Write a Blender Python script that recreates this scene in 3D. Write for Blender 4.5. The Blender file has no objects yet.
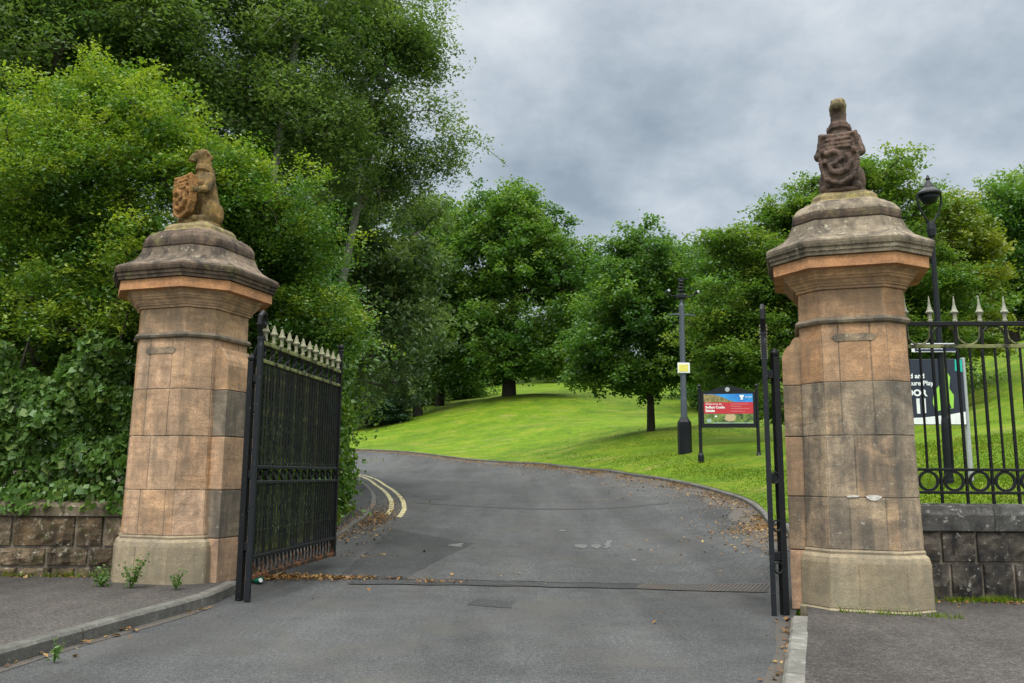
import bpy, bmesh, math, random
import numpy as np
from mathutils import Vector, Matrix, noise as mnoise

R = math.radians
rng = np.random.default_rng(11)
random.seed(5)
scene = bpy.context.scene
COL = scene.collection

# ------------------------------------------------------------------ camera
F, W, H = 850.0, 1024, 683
PITCH, ROLL, EYE = R(8.8), R(0.4), 1.5
cam_d = bpy.data.cameras.new('camera')
cam_d.sensor_width = 36.0
cam_d.lens = F / W * 36.0
cam_d.clip_start, cam_d.clip_end = 0.1, 3000
cam = bpy.data.objects.new('camera', cam_d)
COL.objects.link(cam)
CM = Matrix.Rotation(R(90) + PITCH, 3, 'X') @ Matrix.Rotation(ROLL, 3, 'Z')
cam.matrix_world = Matrix.Translation((0, 0, EYE)) @ CM.to_4x4()
scene.camera = cam


def at(px, py, Y):
    """survey helper: the point of the place seen at a photo position and standing Y metres away"""
    d = CM @ Vector((px - W / 2, H / 2 - py, -F))
    t = Y / d.y
    return Vector((d.x * t, Y, EYE + d.z * t))


# ------------------------------------------------------------------ materials
def new_mat(name):
    m = bpy.data.materials.new(name)
    m.use_nodes = True
    nt = m.node_tree
    nt.nodes.clear()
    out = nt.nodes.new('ShaderNodeOutputMaterial')
    return m, nt, out


def N(nt, t, **kw):
    n = nt.nodes.new(t)
    for k, v in kw.items():
        if k.startswith('i_'):
            n.inputs[k[2:].replace('_', ' ')].default_value = v
        elif isinstance(k, str) and k.startswith('n'):
            n.inputs[int(k[1:])].default_value = v
        else:
            setattr(n, k, v)
    return n


def ramp(nt, stops, fac=None, interp='LINEAR'):
    r = nt.nodes.new('ShaderNodeValToRGB')
    r.color_ramp.interpolation = interp
    el = r.color_ramp.elements
    while len(el) < len(stops):
        el.new(0.5)
    for e, (p, c) in zip(el, stops):
        e.position = p
        e.color = (*c, 1) if len(c) == 3 else c
    if fac is not None:
        nt.links.new(fac, r.inputs[0])
    return r


def noise_tex(nt, scale, detail=4, rough=0.55, coord='Object', dist=0.0, stretch=None):
    tc = nt.nodes.new('ShaderNodeTexCoord')
    src = tc.outputs[coord]
    if stretch:
        mp = nt.nodes.new('ShaderNodeMapping')
        mp.inputs['Scale'].default_value = stretch
        nt.links.new(src, mp.inputs[0])
        src = mp.outputs[0]
    n = nt.nodes.new('ShaderNodeTexNoise')
    n.inputs['Scale'].default_value = scale
    n.inputs['Detail'].default_value = detail
    n.inputs['Roughness'].default_value = rough
    n.inputs['Distortion'].default_value = dist
    nt.links.new(src, n.inputs['Vector'])
    return n


def mix(nt, fac, a, b, blend='MIX'):
    m = nt.nodes.new('ShaderNodeMix')
    m.data_type = 'RGBA'
    m.blend_type = blend
    for sock, v in ((m.inputs[0], fac), (m.inputs[6], a), (m.inputs[7], b)):
        if isinstance(v, (int, float)):
            sock.default_value = v
        elif isinstance(v, tuple):
            sock.default_value = (*v, 1)
        else:
            nt.links.new(v, sock)
    return m.outputs[2]


def finish(nt, out, color, rough=0.8, bump=None, bump_str=0.3, bump_dist=0.02, metallic=0.0, spec=0.5):
    p = nt.nodes.new('ShaderNodeBsdfPrincipled')
    if isinstance(color, tuple):
        p.inputs['Base Color'].default_value = (*color, 1)
    else:
        nt.links.new(color, p.inputs['Base Color'])
    if isinstance(rough, (int, float)):
        p.inputs['Roughness'].default_value = rough
    else:
        nt.links.new(rough, p.inputs['Roughness'])
    p.inputs['Metallic'].default_value = metallic
    p.inputs['Specular IOR Level'].default_value = spec
    if bump is not None:
        b = nt.nodes.new('ShaderNodeBump')
        b.inputs['Strength'].default_value = bump_str
        b.inputs['Distance'].default_value = bump_dist
        nt.links.new(bump, b.inputs['Height'])
        nt.links.new(b.outputs[0], p.inputs['Normal'])
    nt.links.new(p.outputs[0], out.inputs[0])
    return p


def plain(name, c, rough=0.6, spec=0.4):
    m, nt, out = new_mat(name)
    n = noise_tex(nt, 14, 4)
    col = mix(nt, n.outputs['Fac'], tuple(x * 0.8 for x in c), tuple(min(1, x * 1.2) for x in c))
    finish(nt, out, col, rough, spec=spec)
    return m


def stone_mat(name, tints, dirt, dirt_amt, lichen=(0.45, 0.43, 0.36), lichen_amt=0.12, warm=None, scale=1.0, moss=None, base_stain=None):
    """weathered masonry: each block has its own tone (attribute), soot, blotches, lichen specks"""
    m, nt, out = new_mat(name)
    a = N(nt, 'ShaderNodeAttribute', attribute_name='tint')
    stops = [(i / max(1, len(tints) - 1), t) for i, t in enumerate(tints)]
    col = ramp(nt, stops, a.outputs['Fac']).outputs[0]
    n1 = noise_tex(nt, 2.2 * scale, 6, 0.65, dist=0.4)
    n2 = noise_tex(nt, 9 * scale, 6, 0.7)
    n3 = noise_tex(nt, 55 * scale, 3, 0.6)
    streak = noise_tex(nt, 3.0 * scale, 5, 0.6, stretch=(2.6, 2.6, 0.35))
    v = ramp(nt, [(0.3, (0.74, 0.72, 0.71)), (0.5, (0.99, 0.98, 0.97)), (0.7, (1.22, 1.2, 1.17))], n2.outputs['Fac']).outputs[0]
    col = mix(nt, 1.0, col, v, 'MULTIPLY')
    g = ramp(nt, [(0.34, (0.78, 0.77, 0.76)), (0.5, (1, 1, 1)), (0.66, (1.17, 1.16, 1.15))], n3.outputs['Fac']).outputs[0]
    col = mix(nt, 1.0, col, g, 'MULTIPLY')
    bed = noise_tex(nt, 2.6 * scale, 6, 0.7, stretch=(1.0, 1.0, 7.0))
    bd = ramp(nt, [(0.35, (0.8, 0.78, 0.77)), (0.5, (1, 1, 1)), (0.66, (1.13, 1.12, 1.1))], bed.outputs['Fac']).outputs[0]
    col = mix(nt, 1.0, col, bd, 'MULTIPLY')
    d1 = ramp(nt, [(0.52 - 0.12 * dirt_amt, (0, 0, 0)), (0.68 - 0.12 * dirt_amt, (1, 1, 1))], n1.outputs['Fac']).outputs[0]
    d2 = ramp(nt, [(0.44, (0, 0, 0)), (0.6, (1, 1, 1))], streak.outputs['Fac']).outputs[0]
    dm = mix(nt, 0.38, d1, d2, 'MIX')
    dm = mix(nt, 1.0, dm, (dirt_amt, dirt_amt, dirt_amt), 'MULTIPLY')
    col = mix(nt, dm, col, dirt)
    if base_stain is not None:
        geo = N(nt, 'ShaderNodeTexCoord')
        sep = N(nt, 'ShaderNodeSeparateXYZ')
        nt.links.new(geo.outputs['Object'], sep.inputs[0])
        ma = N(nt, 'ShaderNodeMath', operation='MULTIPLY_ADD')
        nt.links.new(n1.outputs['Fac'], ma.inputs[0])
        ma.inputs[1].default_value = 1.6
        nt.links.new(sep.outputs['Z'], ma.inputs[2])
        sr = ramp(nt, [(0.0, (0.85, 0.85, 0.85)), (0.42, (0.0, 0.0, 0.0))])
        mm = N(nt, 'ShaderNodeMath', operation='MULTIPLY')
        mm.inputs[1].default_value = 0.22
        nt.links.new(ma.outputs[0], mm.inputs[0])
        nt.links.new(mm.outputs[0], sr.inputs[0])
        col = mix(nt, sr.outputs[0], col, base_stain)
    if moss is not None:
        mo = noise_tex(nt, 4.5 * scale, 5, 0.7)
        mr = ramp(nt, [(0.56, (0, 0, 0)), (0.68, (0.8, 0.8, 0.8))], mo.outputs['Fac']).outputs[0]
        col = mix(nt, mr, col, moss)
    vo = N(nt, 'ShaderNodeTexNoise')
    tc = N(nt, 'ShaderNodeTexCoord')
    vo.inputs['Scale'].default_value = 11 * scale
    vo.inputs['Detail'].default_value = 8
    vo.inputs['Roughness'].default_value = 0.78
    nt.links.new(tc.outputs['Object'], vo.inputs['Vector'])
    lr = ramp(nt, [(0.64 - lichen_amt * 0.5, (0, 0, 0)), (0.70 - lichen_amt * 0.5, (0.7, 0.7, 0.7))], vo.outputs['Fac']).outputs[0]
    col = mix(nt, lr, col, lichen)
    bh = mix(nt, 0.5, n2.outputs['Fac'], n3.outputs['Fac'])
    finish(nt, out, col, 0.92, bh, 0.55, 0.02, spec=0.2)
    return m


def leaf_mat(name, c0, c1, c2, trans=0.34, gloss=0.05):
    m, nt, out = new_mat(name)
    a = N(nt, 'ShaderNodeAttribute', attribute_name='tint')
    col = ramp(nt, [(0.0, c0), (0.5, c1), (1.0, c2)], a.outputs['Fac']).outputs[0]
    d = N(nt, 'ShaderNodeBsdfDiffuse')
    t = N(nt, 'ShaderNodeBsdfTranslucent')
    g = N(nt, 'ShaderNodeBsdfGlossy')
    g.inputs['Roughness'].default_value = 0.42
    g.inputs['Color'].default_value = (0.8, 0.85, 0.9, 1)
    nt.links.new(col, d.inputs[0])
    tcol = mix(nt, 1.0, col, (1.25, 1.3, 0.6), 'MULTIPLY')
    nt.links.new(tcol, t.inputs[0])
    m1 = N(nt, 'ShaderNodeMixShader')
    m1.inputs[0].default_value = trans
    nt.links.new(d.outputs[0], m1.inputs[1])
    nt.links.new(t.outputs[0], m1.inputs[2])
    m2 = N(nt, 'ShaderNodeMixShader')
    m2.inputs[0].default_value = gloss
    nt.links.new(m1.outputs[0], m2.inputs[1])
    nt.links.new(g.outputs[0], m2.inputs[2])
    nt.links.new(m2.outputs[0], out.inputs[0])
    return m


def bark_mat(name, c0, c1):
    m, nt, out = new_mat(name)
    n = noise_tex(nt, 5, 6, 0.65, stretch=(3, 3, 0.6))
    col = ramp(nt, [(0.3, c0), (0.7, c1)], n.outputs['Fac']).outputs[0]
    finish(nt, out, col, 0.9, n.outputs['Fac'], 0.6, 0.03, spec=0.2)
    return m


def asphalt_mat(name, dark, light, patch=0.5, tintc=None):
    m, nt, out = new_mat(name)
    n0 = noise_tex(nt, 0.35, 6, 0.62, dist=0.8)
    n1 = noise_tex(nt, 2.4, 6, 0.7)
    n2 = noise_tex(nt, 70, 3, 0.75)
    n3 = noise_tex(nt, 24, 4, 0.75)
    f = mix(nt, 0.5, n0.outputs['Fac'], n1.outputs['Fac'])
    col = ramp(nt, [(0.36, dark), (0.64, light)], f).outputs[0]
    g = ramp(nt, [(0.32, (0.36, 0.36, 0.36)), (0.5, (0.98, 0.98, 0.98)), (0.66, (1.95, 1.93, 1.88))], n2.outputs['Fac']).outputs[0]
    col = mix(nt, 1.0, col, g, 'MULTIPLY')
    g = ramp(nt, [(0.34, (0.6, 0.6, 0.6)), (0.5, (1.0, 1.0, 1.0)), (0.68, (1.5, 1.48, 1.44))], n3.outputs['Fac']).outputs[0]
    col = mix(nt, 1.0, col, g, 'MULTIPLY')
    if tintc:
        n4 = noise_tex(nt, 0.8, 6, 0.65, dist=0.5)
        tm = ramp(nt, [(0.5, (0, 0, 0)), (0.66, (0.8, 0.8, 0.8))], n4.outputs['Fac']).outputs[0]
        col = mix(nt, tm, col, tintc)
    n5 = noise_tex(nt, 0.9, 5, 0.6, stretch=(1.0, 0.1, 1.0), dist=0.3)
    w5 = ramp(nt, [(0.36, (0.78, 0.78, 0.78)), (0.5, (1, 1, 1)), (0.64, (1.2, 1.2, 1.19))], n5.outputs['Fac']).outputs[0]
    col = mix(nt, 1.0, col, w5, 'MULTIPLY')
    bh = mix(nt, 0.5, n2.outputs['Fac'], n3.outputs['Fac'])
    finish(nt, out, col, 0.88, bh, 0.7, 0.012, spec=0.25)
    return m


def iron_mat(name, base, lich=None, lich_amt=0.5, rust=None, rust_amt=0.5):
    m, nt, out = new_mat(name)
    n1 = noise_tex(nt, 6, 5, 0.65)
    n2 = noise_tex(nt, 45, 3, 0.65)
    col = mix(nt, n1.outputs['Fac'], tuple(c * 0.7 for c in base), tuple(c * 1.4 for c in base))
    if lich:
        r1 = ramp(nt, [(0.68 - 0.3 * lich_amt, (0, 0, 0)), (0.8 - 0.3 * lich_amt, (0.9, 0.9, 0.9))], n1.outputs['Fac']).outputs[0]
        col = mix(nt, r1, col, lich)
    if rust:
        n3 = noise_tex(nt, 9, 5, 0.7, coord='Generated' if False else 'Object')
        r3 = ramp(nt, [(0.66 - 0.3 * rust_amt, (0, 0, 0)), (0.76 - 0.3 * rust_amt, (0.9, 0.9, 0.9))], n3.outputs['Fac']).outputs[0]
        col = mix(nt, r3, col, rust)
    r2 = ramp(nt, [(0.66, (0, 0, 0)), (0.72, (0.5, 0.5, 0.5))], n2.outputs['Fac']).outputs[0]
    col = mix(nt, r2, col, (0.2, 0.21, 0.2))
    finish(nt, out, col, 0.5, n2.outputs['Fac'], 0.35, 0.006, spec=0.22)
    return m


M = {}
M['sandstone'] = stone_mat('sandstone', [(0.52, 0.3, 0.15), (0.57, 0.375, 0.255), (0.45, 0.285, 0.17), (0.58, 0.395, 0.27), (0.48, 0.275, 0.125)],
                           (0.17, 0.13, 0.095), 0.78, lichen_amt=0.0)
M['sandstone_worn'] = stone_mat('worn_sandstone', [(0.24, 0.2, 0.155), (0.37, 0.29, 0.2), (0.45, 0.3, 0.18), (0.3, 0.25, 0.195), (0.42, 0.32, 0.215)],
                                (0.11, 0.095, 0.08), 0.95, lichen_amt=0.08)
M['plinth_stone'] = stone_mat('plinth_sandstone', [(0.33, 0.25, 0.155), (0.42, 0.32, 0.215), (0.37, 0.3, 0.205)], (0.15, 0.13, 0.1), 0.8, lichen_amt=0.06,
                              base_stain=(0.25, 0.235, 0.165))
M['cap_stone'] = stone_mat('cap_stone', [(0.13, 0.092, 0.068), (0.19, 0.135, 0.1)], (0.035, 0.028, 0.025), 1.0, lichen=(0.38, 0.34, 0.27), lichen_amt=0.06,
                           moss=(0.15, 0.13, 0.06))
M['cap_pale'] = stone_mat('cap_pale_stone', [(0.19, 0.145, 0.11), (0.23, 0.175, 0.13)], (0.045, 0.037, 0.032), 1.0, lichen=(0.44, 0.4, 0.31), lichen_amt=0.12)
M['cap_light'] = stone_mat('cap_light_stone', [(0.25, 0.205, 0.15), (0.31, 0.255, 0.19)], (0.06, 0.05, 0.042), 0.9, lichen=(0.46, 0.42, 0.32), lichen_amt=0.14)
M['neck_orange'] = stone_mat('orange_sandstone', [(0.46, 0.265, 0.145), (0.51, 0.32, 0.19), (0.43, 0.245, 0.13)], (0.2, 0.14, 0.1), 0.8, lichen_amt=-0.05)
M['fascia'] = stone_mat('fascia_sandstone', [(0.54, 0.26, 0.12), (0.48, 0.28, 0.16)], (0.2, 0.12, 0.08), 0.6, lichen_amt=-0.1)
M['statue_gold'] = stone_mat('statue_ochre_stone', [(0.23, 0.15, 0.055), (0.28, 0.17, 0.065)], (0.06, 0.048, 0.03), 0.95, lichen=(0.36, 0.3, 0.1), lichen_amt=0.1, scale=2.2, moss=(0.12, 0.11, 0.04))
M['shield_orange'] = stone_mat('shield_orange_stone', [(0.31, 0.16, 0.055), (0.27, 0.14, 0.055)], (0.12, 0.075, 0.04), 0.6, lichen=(0.35, 0.26, 0.1), lichen_amt=0.05, scale=2.2)
M['statue_brown'] = stone_mat('statue_brown_stone', [(0.17, 0.115, 0.09), (0.14, 0.09, 0.075)], (0.05, 0.04, 0.037), 0.95, lichen=(0.3, 0.28, 0.2), lichen_amt=0.1, scale=2.2)
M['yellow_lichen'] = stone_mat('lichen_stone', [(0.19, 0.15, 0.09), (0.24, 0.19, 0.1)], (0.07, 0.06, 0.045), 0.8, lichen=(0.36, 0.31, 0.09), lichen_amt=0.2, scale=1.6)
M['wall_stone'] = stone_mat('wall_rubble', [(0.2, 0.14, 0.085), (0.25, 0.19, 0.13), (0.16, 0.11, 0.065), (0.28, 0.22, 0.155)], (0.04, 0.031, 0.021), 1.1,
                            lichen=(0.42, 0.38, 0.3), lichen_amt=0.16, moss=(0.055, 0.062, 0.015))
M['wall_dark'] = stone_mat('wall_dark_stone', [(0.07, 0.062, 0.054), (0.15, 0.125, 0.1), (0.05, 0.047, 0.044), (0.19, 0.155, 0.115)], (0.022, 0.021, 0.021), 1.1,
                           lichen=(0.4, 0.38, 0.33), lichen_amt=0.12)
M['coping'] = stone_mat('coping_stone', [(0.2, 0.165, 0.115), (0.25, 0.205, 0.15)], (0.06, 0.05, 0.035), 0.9, lichen=(0.46, 0.43, 0.35), lichen_amt=0.14, moss=(0.06, 0.066, 0.02))
M['coping_dark'] = stone_mat('dark_coping_stone', [(0.085, 0.085, 0.083), (0.13, 0.125, 0.12)], (0.025, 0.025, 0.026), 1.0, lichen=(0.42, 0.41, 0.37), lichen_amt=0.14)
M['mortar'] = stone_mat('mortar', [(0.2, 0.18, 0.15), (0.24, 0.21, 0.17)], (0.06, 0.05, 0.04), 0.8, lichen_amt=0.0)
M['kerb'] = stone_mat('kerb_stone', [(0.1, 0.1, 0.095), (0.14, 0.135, 0.125), (0.12, 0.115, 0.108)], (0.06, 0.06, 0.055), 0.6, lichen=(0.3, 0.3, 0.26), lichen_amt=0.1)
M['kerb_pale'] = stone_mat('pale_kerb_stone', [(0.18, 0.175, 0.165), (0.22, 0.215, 0.2)], (0.08, 0.08, 0.07), 0.7, lichen=(0.4, 0.4, 0.36), lichen_amt=0.1)
M['asphalt'] = asphalt_mat('asphalt', (0.039, 0.0405, 0.043), (0.067, 0.069, 0.072), tintc=(0.066, 0.062, 0.058))
M['asphalt_dark'] = asphalt_mat('dark_asphalt', (0.027, 0.028, 0.03), (0.045, 0.046, 0.048))
M['asphalt_red'] = asphalt_mat('reddish_asphalt', (0.04, 0.036, 0.035), (0.068, 0.061, 0.058))
M['joint'] = plain('tar_joint', (0.026, 0.025, 0.026), 0.7)
M['iron'] = iron_mat('black_iron', (0.007, 0.0075, 0.009), rust=(0.05, 0.028, 0.018), rust_amt=0.1)
M['iron_green'] = iron_mat('algae_iron', (0.016, 0.018, 0.013), (0.1, 0.1, 0.03), 0.42)
M['iron_lichen'] = iron_mat('lichen_iron', (0.03, 0.032, 0.02), (0.2, 0.21, 0.08), 0.85)
M['iron_rust'] = iron_mat('rusty_iron', (0.016, 0.015, 0.014), rust=(0.17, 0.065, 0.025), rust_amt=0.62)
M['iron_grey'] = iron_mat('grey_worn_iron', (0.012, 0.014, 0.018), (0.09, 0.1, 0.1), 0.22)
M['finial'] = stone_mat('finial_lichen', [(0.33, 0.34, 0.27), (0.4, 0.41, 0.35)], (0.13, 0.13, 0.09), 0.7, lichen_amt=0.1, scale=4)
M['finial_dull'] = stone_mat('finial_dull_lichen', [(0.25, 0.25, 0.16), (0.32, 0.32, 0.23)], (0.07, 0.07, 0.04), 0.8, lichen_amt=0.1, scale=4)
M['pole'] = plain('blue_grey_paint', (0.07, 0.085, 0.105), 0.45)
M['dark_paint'] = plain('dark_paint', (0.009, 0.011, 0.014), 0.45, 0.25)
M['navy'] = plain('navy_panel', (0.016, 0.022, 0.04), 0.35)
M['white'] = plain('white_print', (0.78, 0.8, 0.82), 0.45)
M['grey_metal'] = plain('grey_metal', (0.36, 0.38, 0.4), 0.4)
M['glass'] = plain('lamp_glass', (0.32, 0.36, 0.4), 0.15, 0.6)
M['yellow'] = plain('yellow_print', (0.72, 0.66, 0.14), 0.5)
M['paint_yellow'] = None
M['grate'] = iron_mat('grate_iron', (0.075, 0.066, 0.06), rust=(0.15, 0.07, 0.04), rust_amt=0.4)
M['lime_mark'] = stone_mat('lime_mark', [(0.62, 0.6, 0.56), (0.66, 0.64, 0.6)], (0.3, 0.28, 0.24), 0.5, lichen_amt=0.0, scale=3)
M['green_plastic'] = plain('green_plastic', (0.01, 0.2, 0.12), 0.3)
M['road_white'] = None


def worn_paint(name, c, thr, under=(0.07, 0.07, 0.07)):
    """worn road paint: flakes off to the asphalt colour in patches"""
    m, nt, out = new_mat(name)
    n = noise_tex(nt, 7, 6, 0.75)
    n2 = noise_tex(nt, 60, 2, 0.7)
    f = mix(nt, 0.35, n.outputs['Fac'], n2.outputs['Fac'])
    k = ramp(nt, [(thr, (0, 0, 0)), (thr + 0.1, (1, 1, 1))], f).outputs[0]
    col = mix(nt, k, under, c)
    finish(nt, out, col, 0.75, n2.outputs['Fac'], 0.3, 0.005)
    return m


M['paint_yellow'] = worn_paint('worn_yellow_paint', (0.46, 0.4, 0.2), 0.41)
M['road_white'] = worn_paint('worn_white_paint', (0.4, 0.4, 0.385), 0.55)


def grass_mat():
    m, nt, out = new_mat('lawn_grass')
    n0 = noise_tex(nt, 0.09, 4, 0.6)
    n1 = noise_tex(nt, 0.55, 5, 0.65, dist=0.5)
    n2 = noise_tex(nt, 3.5, 7, 0.78)
    n3 = noise_tex(nt, 60, 3, 0.7)
    a = ramp(nt, [(0.42, (0.078, 0.13, 0.008)), (0.58, (0.108, 0.182, 0.005))], n0.outputs['Fac']).outputs[0]
    b = ramp(nt, [(0.35, (0.045, 0.098, 0.006)), (0.5, (0.092, 0.165, 0.006)), (0.66, (0.18, 0.2, 0.02))], n1.outputs['Fac']).outputs[0]
    col = mix(nt, 0.55, a, b)
    g = ramp(nt, [(0.3, (0.55, 0.6, 0.55)), (0.5, (1, 1, 1)), (0.7, (1.42, 1.36, 1.3))], n2.outputs['Fac']).outputs[0]
    col = mix(nt, 1.0, col, g, 'MULTIPLY')
    g2 = ramp(nt, [(0.3, (0.6, 0.64, 0.6)), (0.7, (1.38, 1.34, 1.3))], n3.outputs['Fac']).outputs[0]
    col = mix(nt, 1.0, col, g2, 'MULTIPLY')
    dry = noise_tex(nt, 0.4, 6, 0.72, stretch=(1.0, 1.6, 1.0))
    dr = ramp(nt, [(0.55, (0, 0, 0)), (0.7, (0.6, 0.6, 0.6))], dry.outputs['Fac']).outputs[0]
    col = mix(nt, dr, col, (0.24, 0.2, 0.07))
    bh = mix(nt, 0.5, n2.outputs['Fac'], n3.outputs['Fac'])
    finish(nt, out, col, 0.9, bh, 0.7, 0.06, spec=0.15)
    return m


M['grass'] = grass_mat()
M['blade'] = leaf_mat('grass_blade', (0.052, 0.1, 0.005), (0.1, 0.172, 0.006), (0.17, 0.205, 0.02), 0.3, 0.01)
M['litter'] = leaf_mat('dry_leaf', (0.09, 0.045, 0.02), (0.22, 0.115, 0.045), (0.38, 0.25, 0.075), 0.1, 0.03)
M['soil'] = plain('leaf_mould', (0.045, 0.034, 0.022), 0.95)
M['bark'] = bark_mat('bark', (0.035, 0.03, 0.024), (0.09, 0.08, 0.065))
M['bark_pale'] = bark_mat('pale_bark', (0.1, 0.1, 0.085), (0.24, 0.235, 0.2))
M['bark_dark'] = bark_mat('dark_bark', (0.016, 0.014, 0.012), (0.05, 0.042, 0.034))
M['leaf_shrub'] = leaf_mat('shrub_leaf', (0.042, 0.108, 0.017), (0.105, 0.2, 0.022), (0.255, 0.33, 0.034), 0.36, 0.03)
M['leaf_ivy'] = leaf_mat('ivy_leaf', (0.055, 0.12, 0.022), (0.1, 0.195, 0.034), (0.23, 0.3, 0.08), 0.36, 0.03)
M['leaf_ash'] = leaf_mat('ash_leaf', (0.058, 0.115, 0.03), (0.115, 0.19, 0.048), (0.2, 0.28, 0.075), 0.4, 0.03)
M['leaf_willow'] = leaf_mat('grey_leaf', (0.052, 0.098, 0.034), (0.098, 0.165, 0.052), (0.175, 0.25, 0.085), 0.4, 0.03)
M['leaf_oak'] = leaf_mat('oak_leaf', (0.05, 0.12, 0.022), (0.088, 0.178, 0.03), (0.155, 0.24, 0.04), 0.42, 0.03)
M['leaf_lime'] = leaf_mat('lime_leaf', (0.04, 0.1, 0.02), (0.075, 0.165, 0.028), (0.14, 0.235, 0.04), 0.42, 0.03)
M['leaf_beech'] = leaf_mat('beech_leaf', (0.06, 0.125, 0.024), (0.105, 0.19, 0.034), (0.2, 0.26, 0.05), 0.42, 0.03)
M['leaf_yellow'] = leaf_mat('yellowing_leaf', (0.09, 0.14, 0.012), (0.15, 0.2, 0.018), (0.26, 0.28, 0.03))
M['leaf_yew'] = leaf_mat('conifer_leaf', (0.014, 0.042, 0.018), (0.026, 0.066, 0.026), (0.045, 0.09, 0.035), 0.15)
M['leaf_autumn'] = leaf_mat('turning_leaf', (0.12, 0.16, 0.015), (0.3, 0.25, 0.03), (0.4, 0.16, 0.03))
M['weed'] = leaf_mat('weed_leaf', (0.05, 0.11, 0.018), (0.085, 0.17, 0.026), (0.15, 0.23, 0.045))


# ------------------------------------------------------------------ object helpers
def tag(o, label=None, cat=None, group=None, kind=None):
    if label: o['label'] = label
    if cat: o['category'] = cat
    if group: o['group'] = group
    if kind: o['kind'] = kind
    return o


def thing(name, label, cat, loc=(0, 0, 0), rz=0.0, group=None):
    o = bpy.data.objects.new(name, None)
    o.empty_display_size = 0.2
    COL.objects.link(o)
    o.location = loc
    o.rotation_euler = (0, 0, rz)
    return tag(o, label, cat, group)


def link_mesh(name, me, parent=None):
    o = bpy.data.objects.new(name, me)
    COL.objects.link(o)
    if parent is not None:
        o.parent = parent
    return o


class MB:
    def __init__(self):
        self.v, self.f, self.mi, self.t = [], [], [], []

    def add(self, verts, faces, mi=0, tint=0.5):
        b = len(self.v)
        self.v += [tuple(p) for p in verts]
        self.f += [tuple(i + b for i in f) for f in faces]
        self.mi += [mi] * len(faces)
        self.t += [tint] * len(faces)

    def box(self, c, s, mi=0, tint=0.5, rz=0.0, bev=0.0):
        x, y, z = (k / 2 for k in s)
        if bev > 0:
            b = min(bev, x * 0.9, y * 0.9, z * 0.9)
            rings = [(-z, x - b, y - b), (-z + b, x, y), (z - b, x, y), (z, x - b, y - b)]
        else:
            rings = [(-z, x, y), (z, x, y)]
        cs, sn = math.cos(rz), math.sin(rz)
        vs = []
        for (zz, a, d) in rings:
            for (sx, sy) in ((-1, -1), (1, -1), (1, 1), (-1, 1)):
                px, py = sx * a, sy * d
                vs.append((c[0] + px * cs - py * sn, c[1] + px * sn + py * cs, c[2] + zz))
        fs = [(3, 2, 1, 0)]
        n = len(rings)
        for k in range(n - 1):
            for i in range(4):
                j = (i + 1) % 4
                fs.append((k * 4 + i, k * 4 + j, k * 4 + 4 + j, k * 4 + 4 + i))
        k = (n - 1) * 4
        fs.append((k, k + 1, k + 2, k + 3))
        self.add(vs, fs, mi, tint)

    def tube(self, pts, rad, sides=8, mi=0, tint=0.5, caps=True, closed=False):
        pts = [Vector(p) for p in pts]
        n = len(pts)
        if not hasattr(rad, '__len__'):
            rad = [rad] * n
        vs = []
        up = Vector((0, 0, 1))
        prev = None
        for i, p in enumerate(pts):
            if closed:
                t = pts[(i + 1) % n] - pts[i - 1]
            else:
                t = pts[min(i + 1, n - 1)] - pts[max(i - 1, 0)]
            if t.length < 1e-9:
                t = Vector((0, 0, 1))
            t.normalize()
            if prev is None:
                a = up if abs(t.z) < 0.9 else Vector((1, 0, 0))
                s = t.cross(a).normalized()
            else:
                s = (prev - t * prev.dot(t))
                if s.length < 1e-6:
                    s = t.cross(Vector((1, 0, 0)))
                s.normalize()
            prev = s
            u = t.cross(s)
            for k in range(sides):
                an = 2 * math.pi * k / sides
                vs.append(p + s * (math.cos(an) * rad[i]) + u * (math.sin(an) * rad[i]))
        fs = []
        m = n if closed else n - 1
        for i in range(m):
            a0, b0 = i * sides, ((i + 1) % n) * sides
            for k in range(sides):
                k2 = (k + 1) % sides
                fs.append((a0 + k, a0 + k2, b0 + k2, b0 + k))
        if caps and not closed:
            fs.append(tuple(range(sides - 1, -1, -1)))
            fs.append(tuple((n - 1) * sides + k for k in range(sides)))
        self.add(vs, fs, mi, tint)

    def lathe(self, prof, c=(0, 0, 0), sides=16, mi=0, tint=0.5, phase=0.0):
        vs, fs = [], []
        for (r, z) in prof:
            for k in range(sides):
                a = 2 * math.pi * k / sides + phase
                vs.append((c[0] + r * math.cos(a), c[1] + r * math.sin(a), c[2] + z))
        for i in range(len(prof) - 1):
            for k in range(sides):
                k2 = (k + 1) % sides
                fs.append((i * sides + k, i * sides + k2, (i + 1) * sides + k2, (i + 1) * sides + k))
        fs.append(tuple(range(sides - 1, -1, -1)))
        fs.append(tuple((len(prof) - 1) * sides + k for k in range(sides)))
        self.add(vs, fs, mi, tint)

    def prism(self, outline, y0, y1, mi=0, tint=0.5):
        """outline in (x,z), extruded from y0 to y1"""
        n = len(outline)
        vs = [(x, y0, z) for x, z in outline] + [(x, y1, z) for x, z in outline]
        fs = [tuple(range(n)), tuple(range(2 * n - 1, n - 1, -1))]
        for i in range(n):
            j = (i + 1) % n
            fs.append((j, i, n + i, n + j))
        self.add(vs, fs, mi, tint)

    def build(self, name, mats, parent=None, smooth=False):
        me = bpy.data.meshes.new(name)
        me.from_pydata(self.v, [], self.f)
        if not isinstance(mats, (list, tuple)):
            mats = [mats]
        for m in mats:
            me.materials.append(m)
        me.polygons.foreach_set('material_index', self.mi)
        at_ = me.attributes.new('tint', 'FLOAT', 'FACE')
        at_.data.foreach_set('value', self.t)
        if smooth:
            me.polygons.foreach_set('use_smooth', [True] * len(self.f))
        me.update()
        return link_mesh(name, me, parent)


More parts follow.
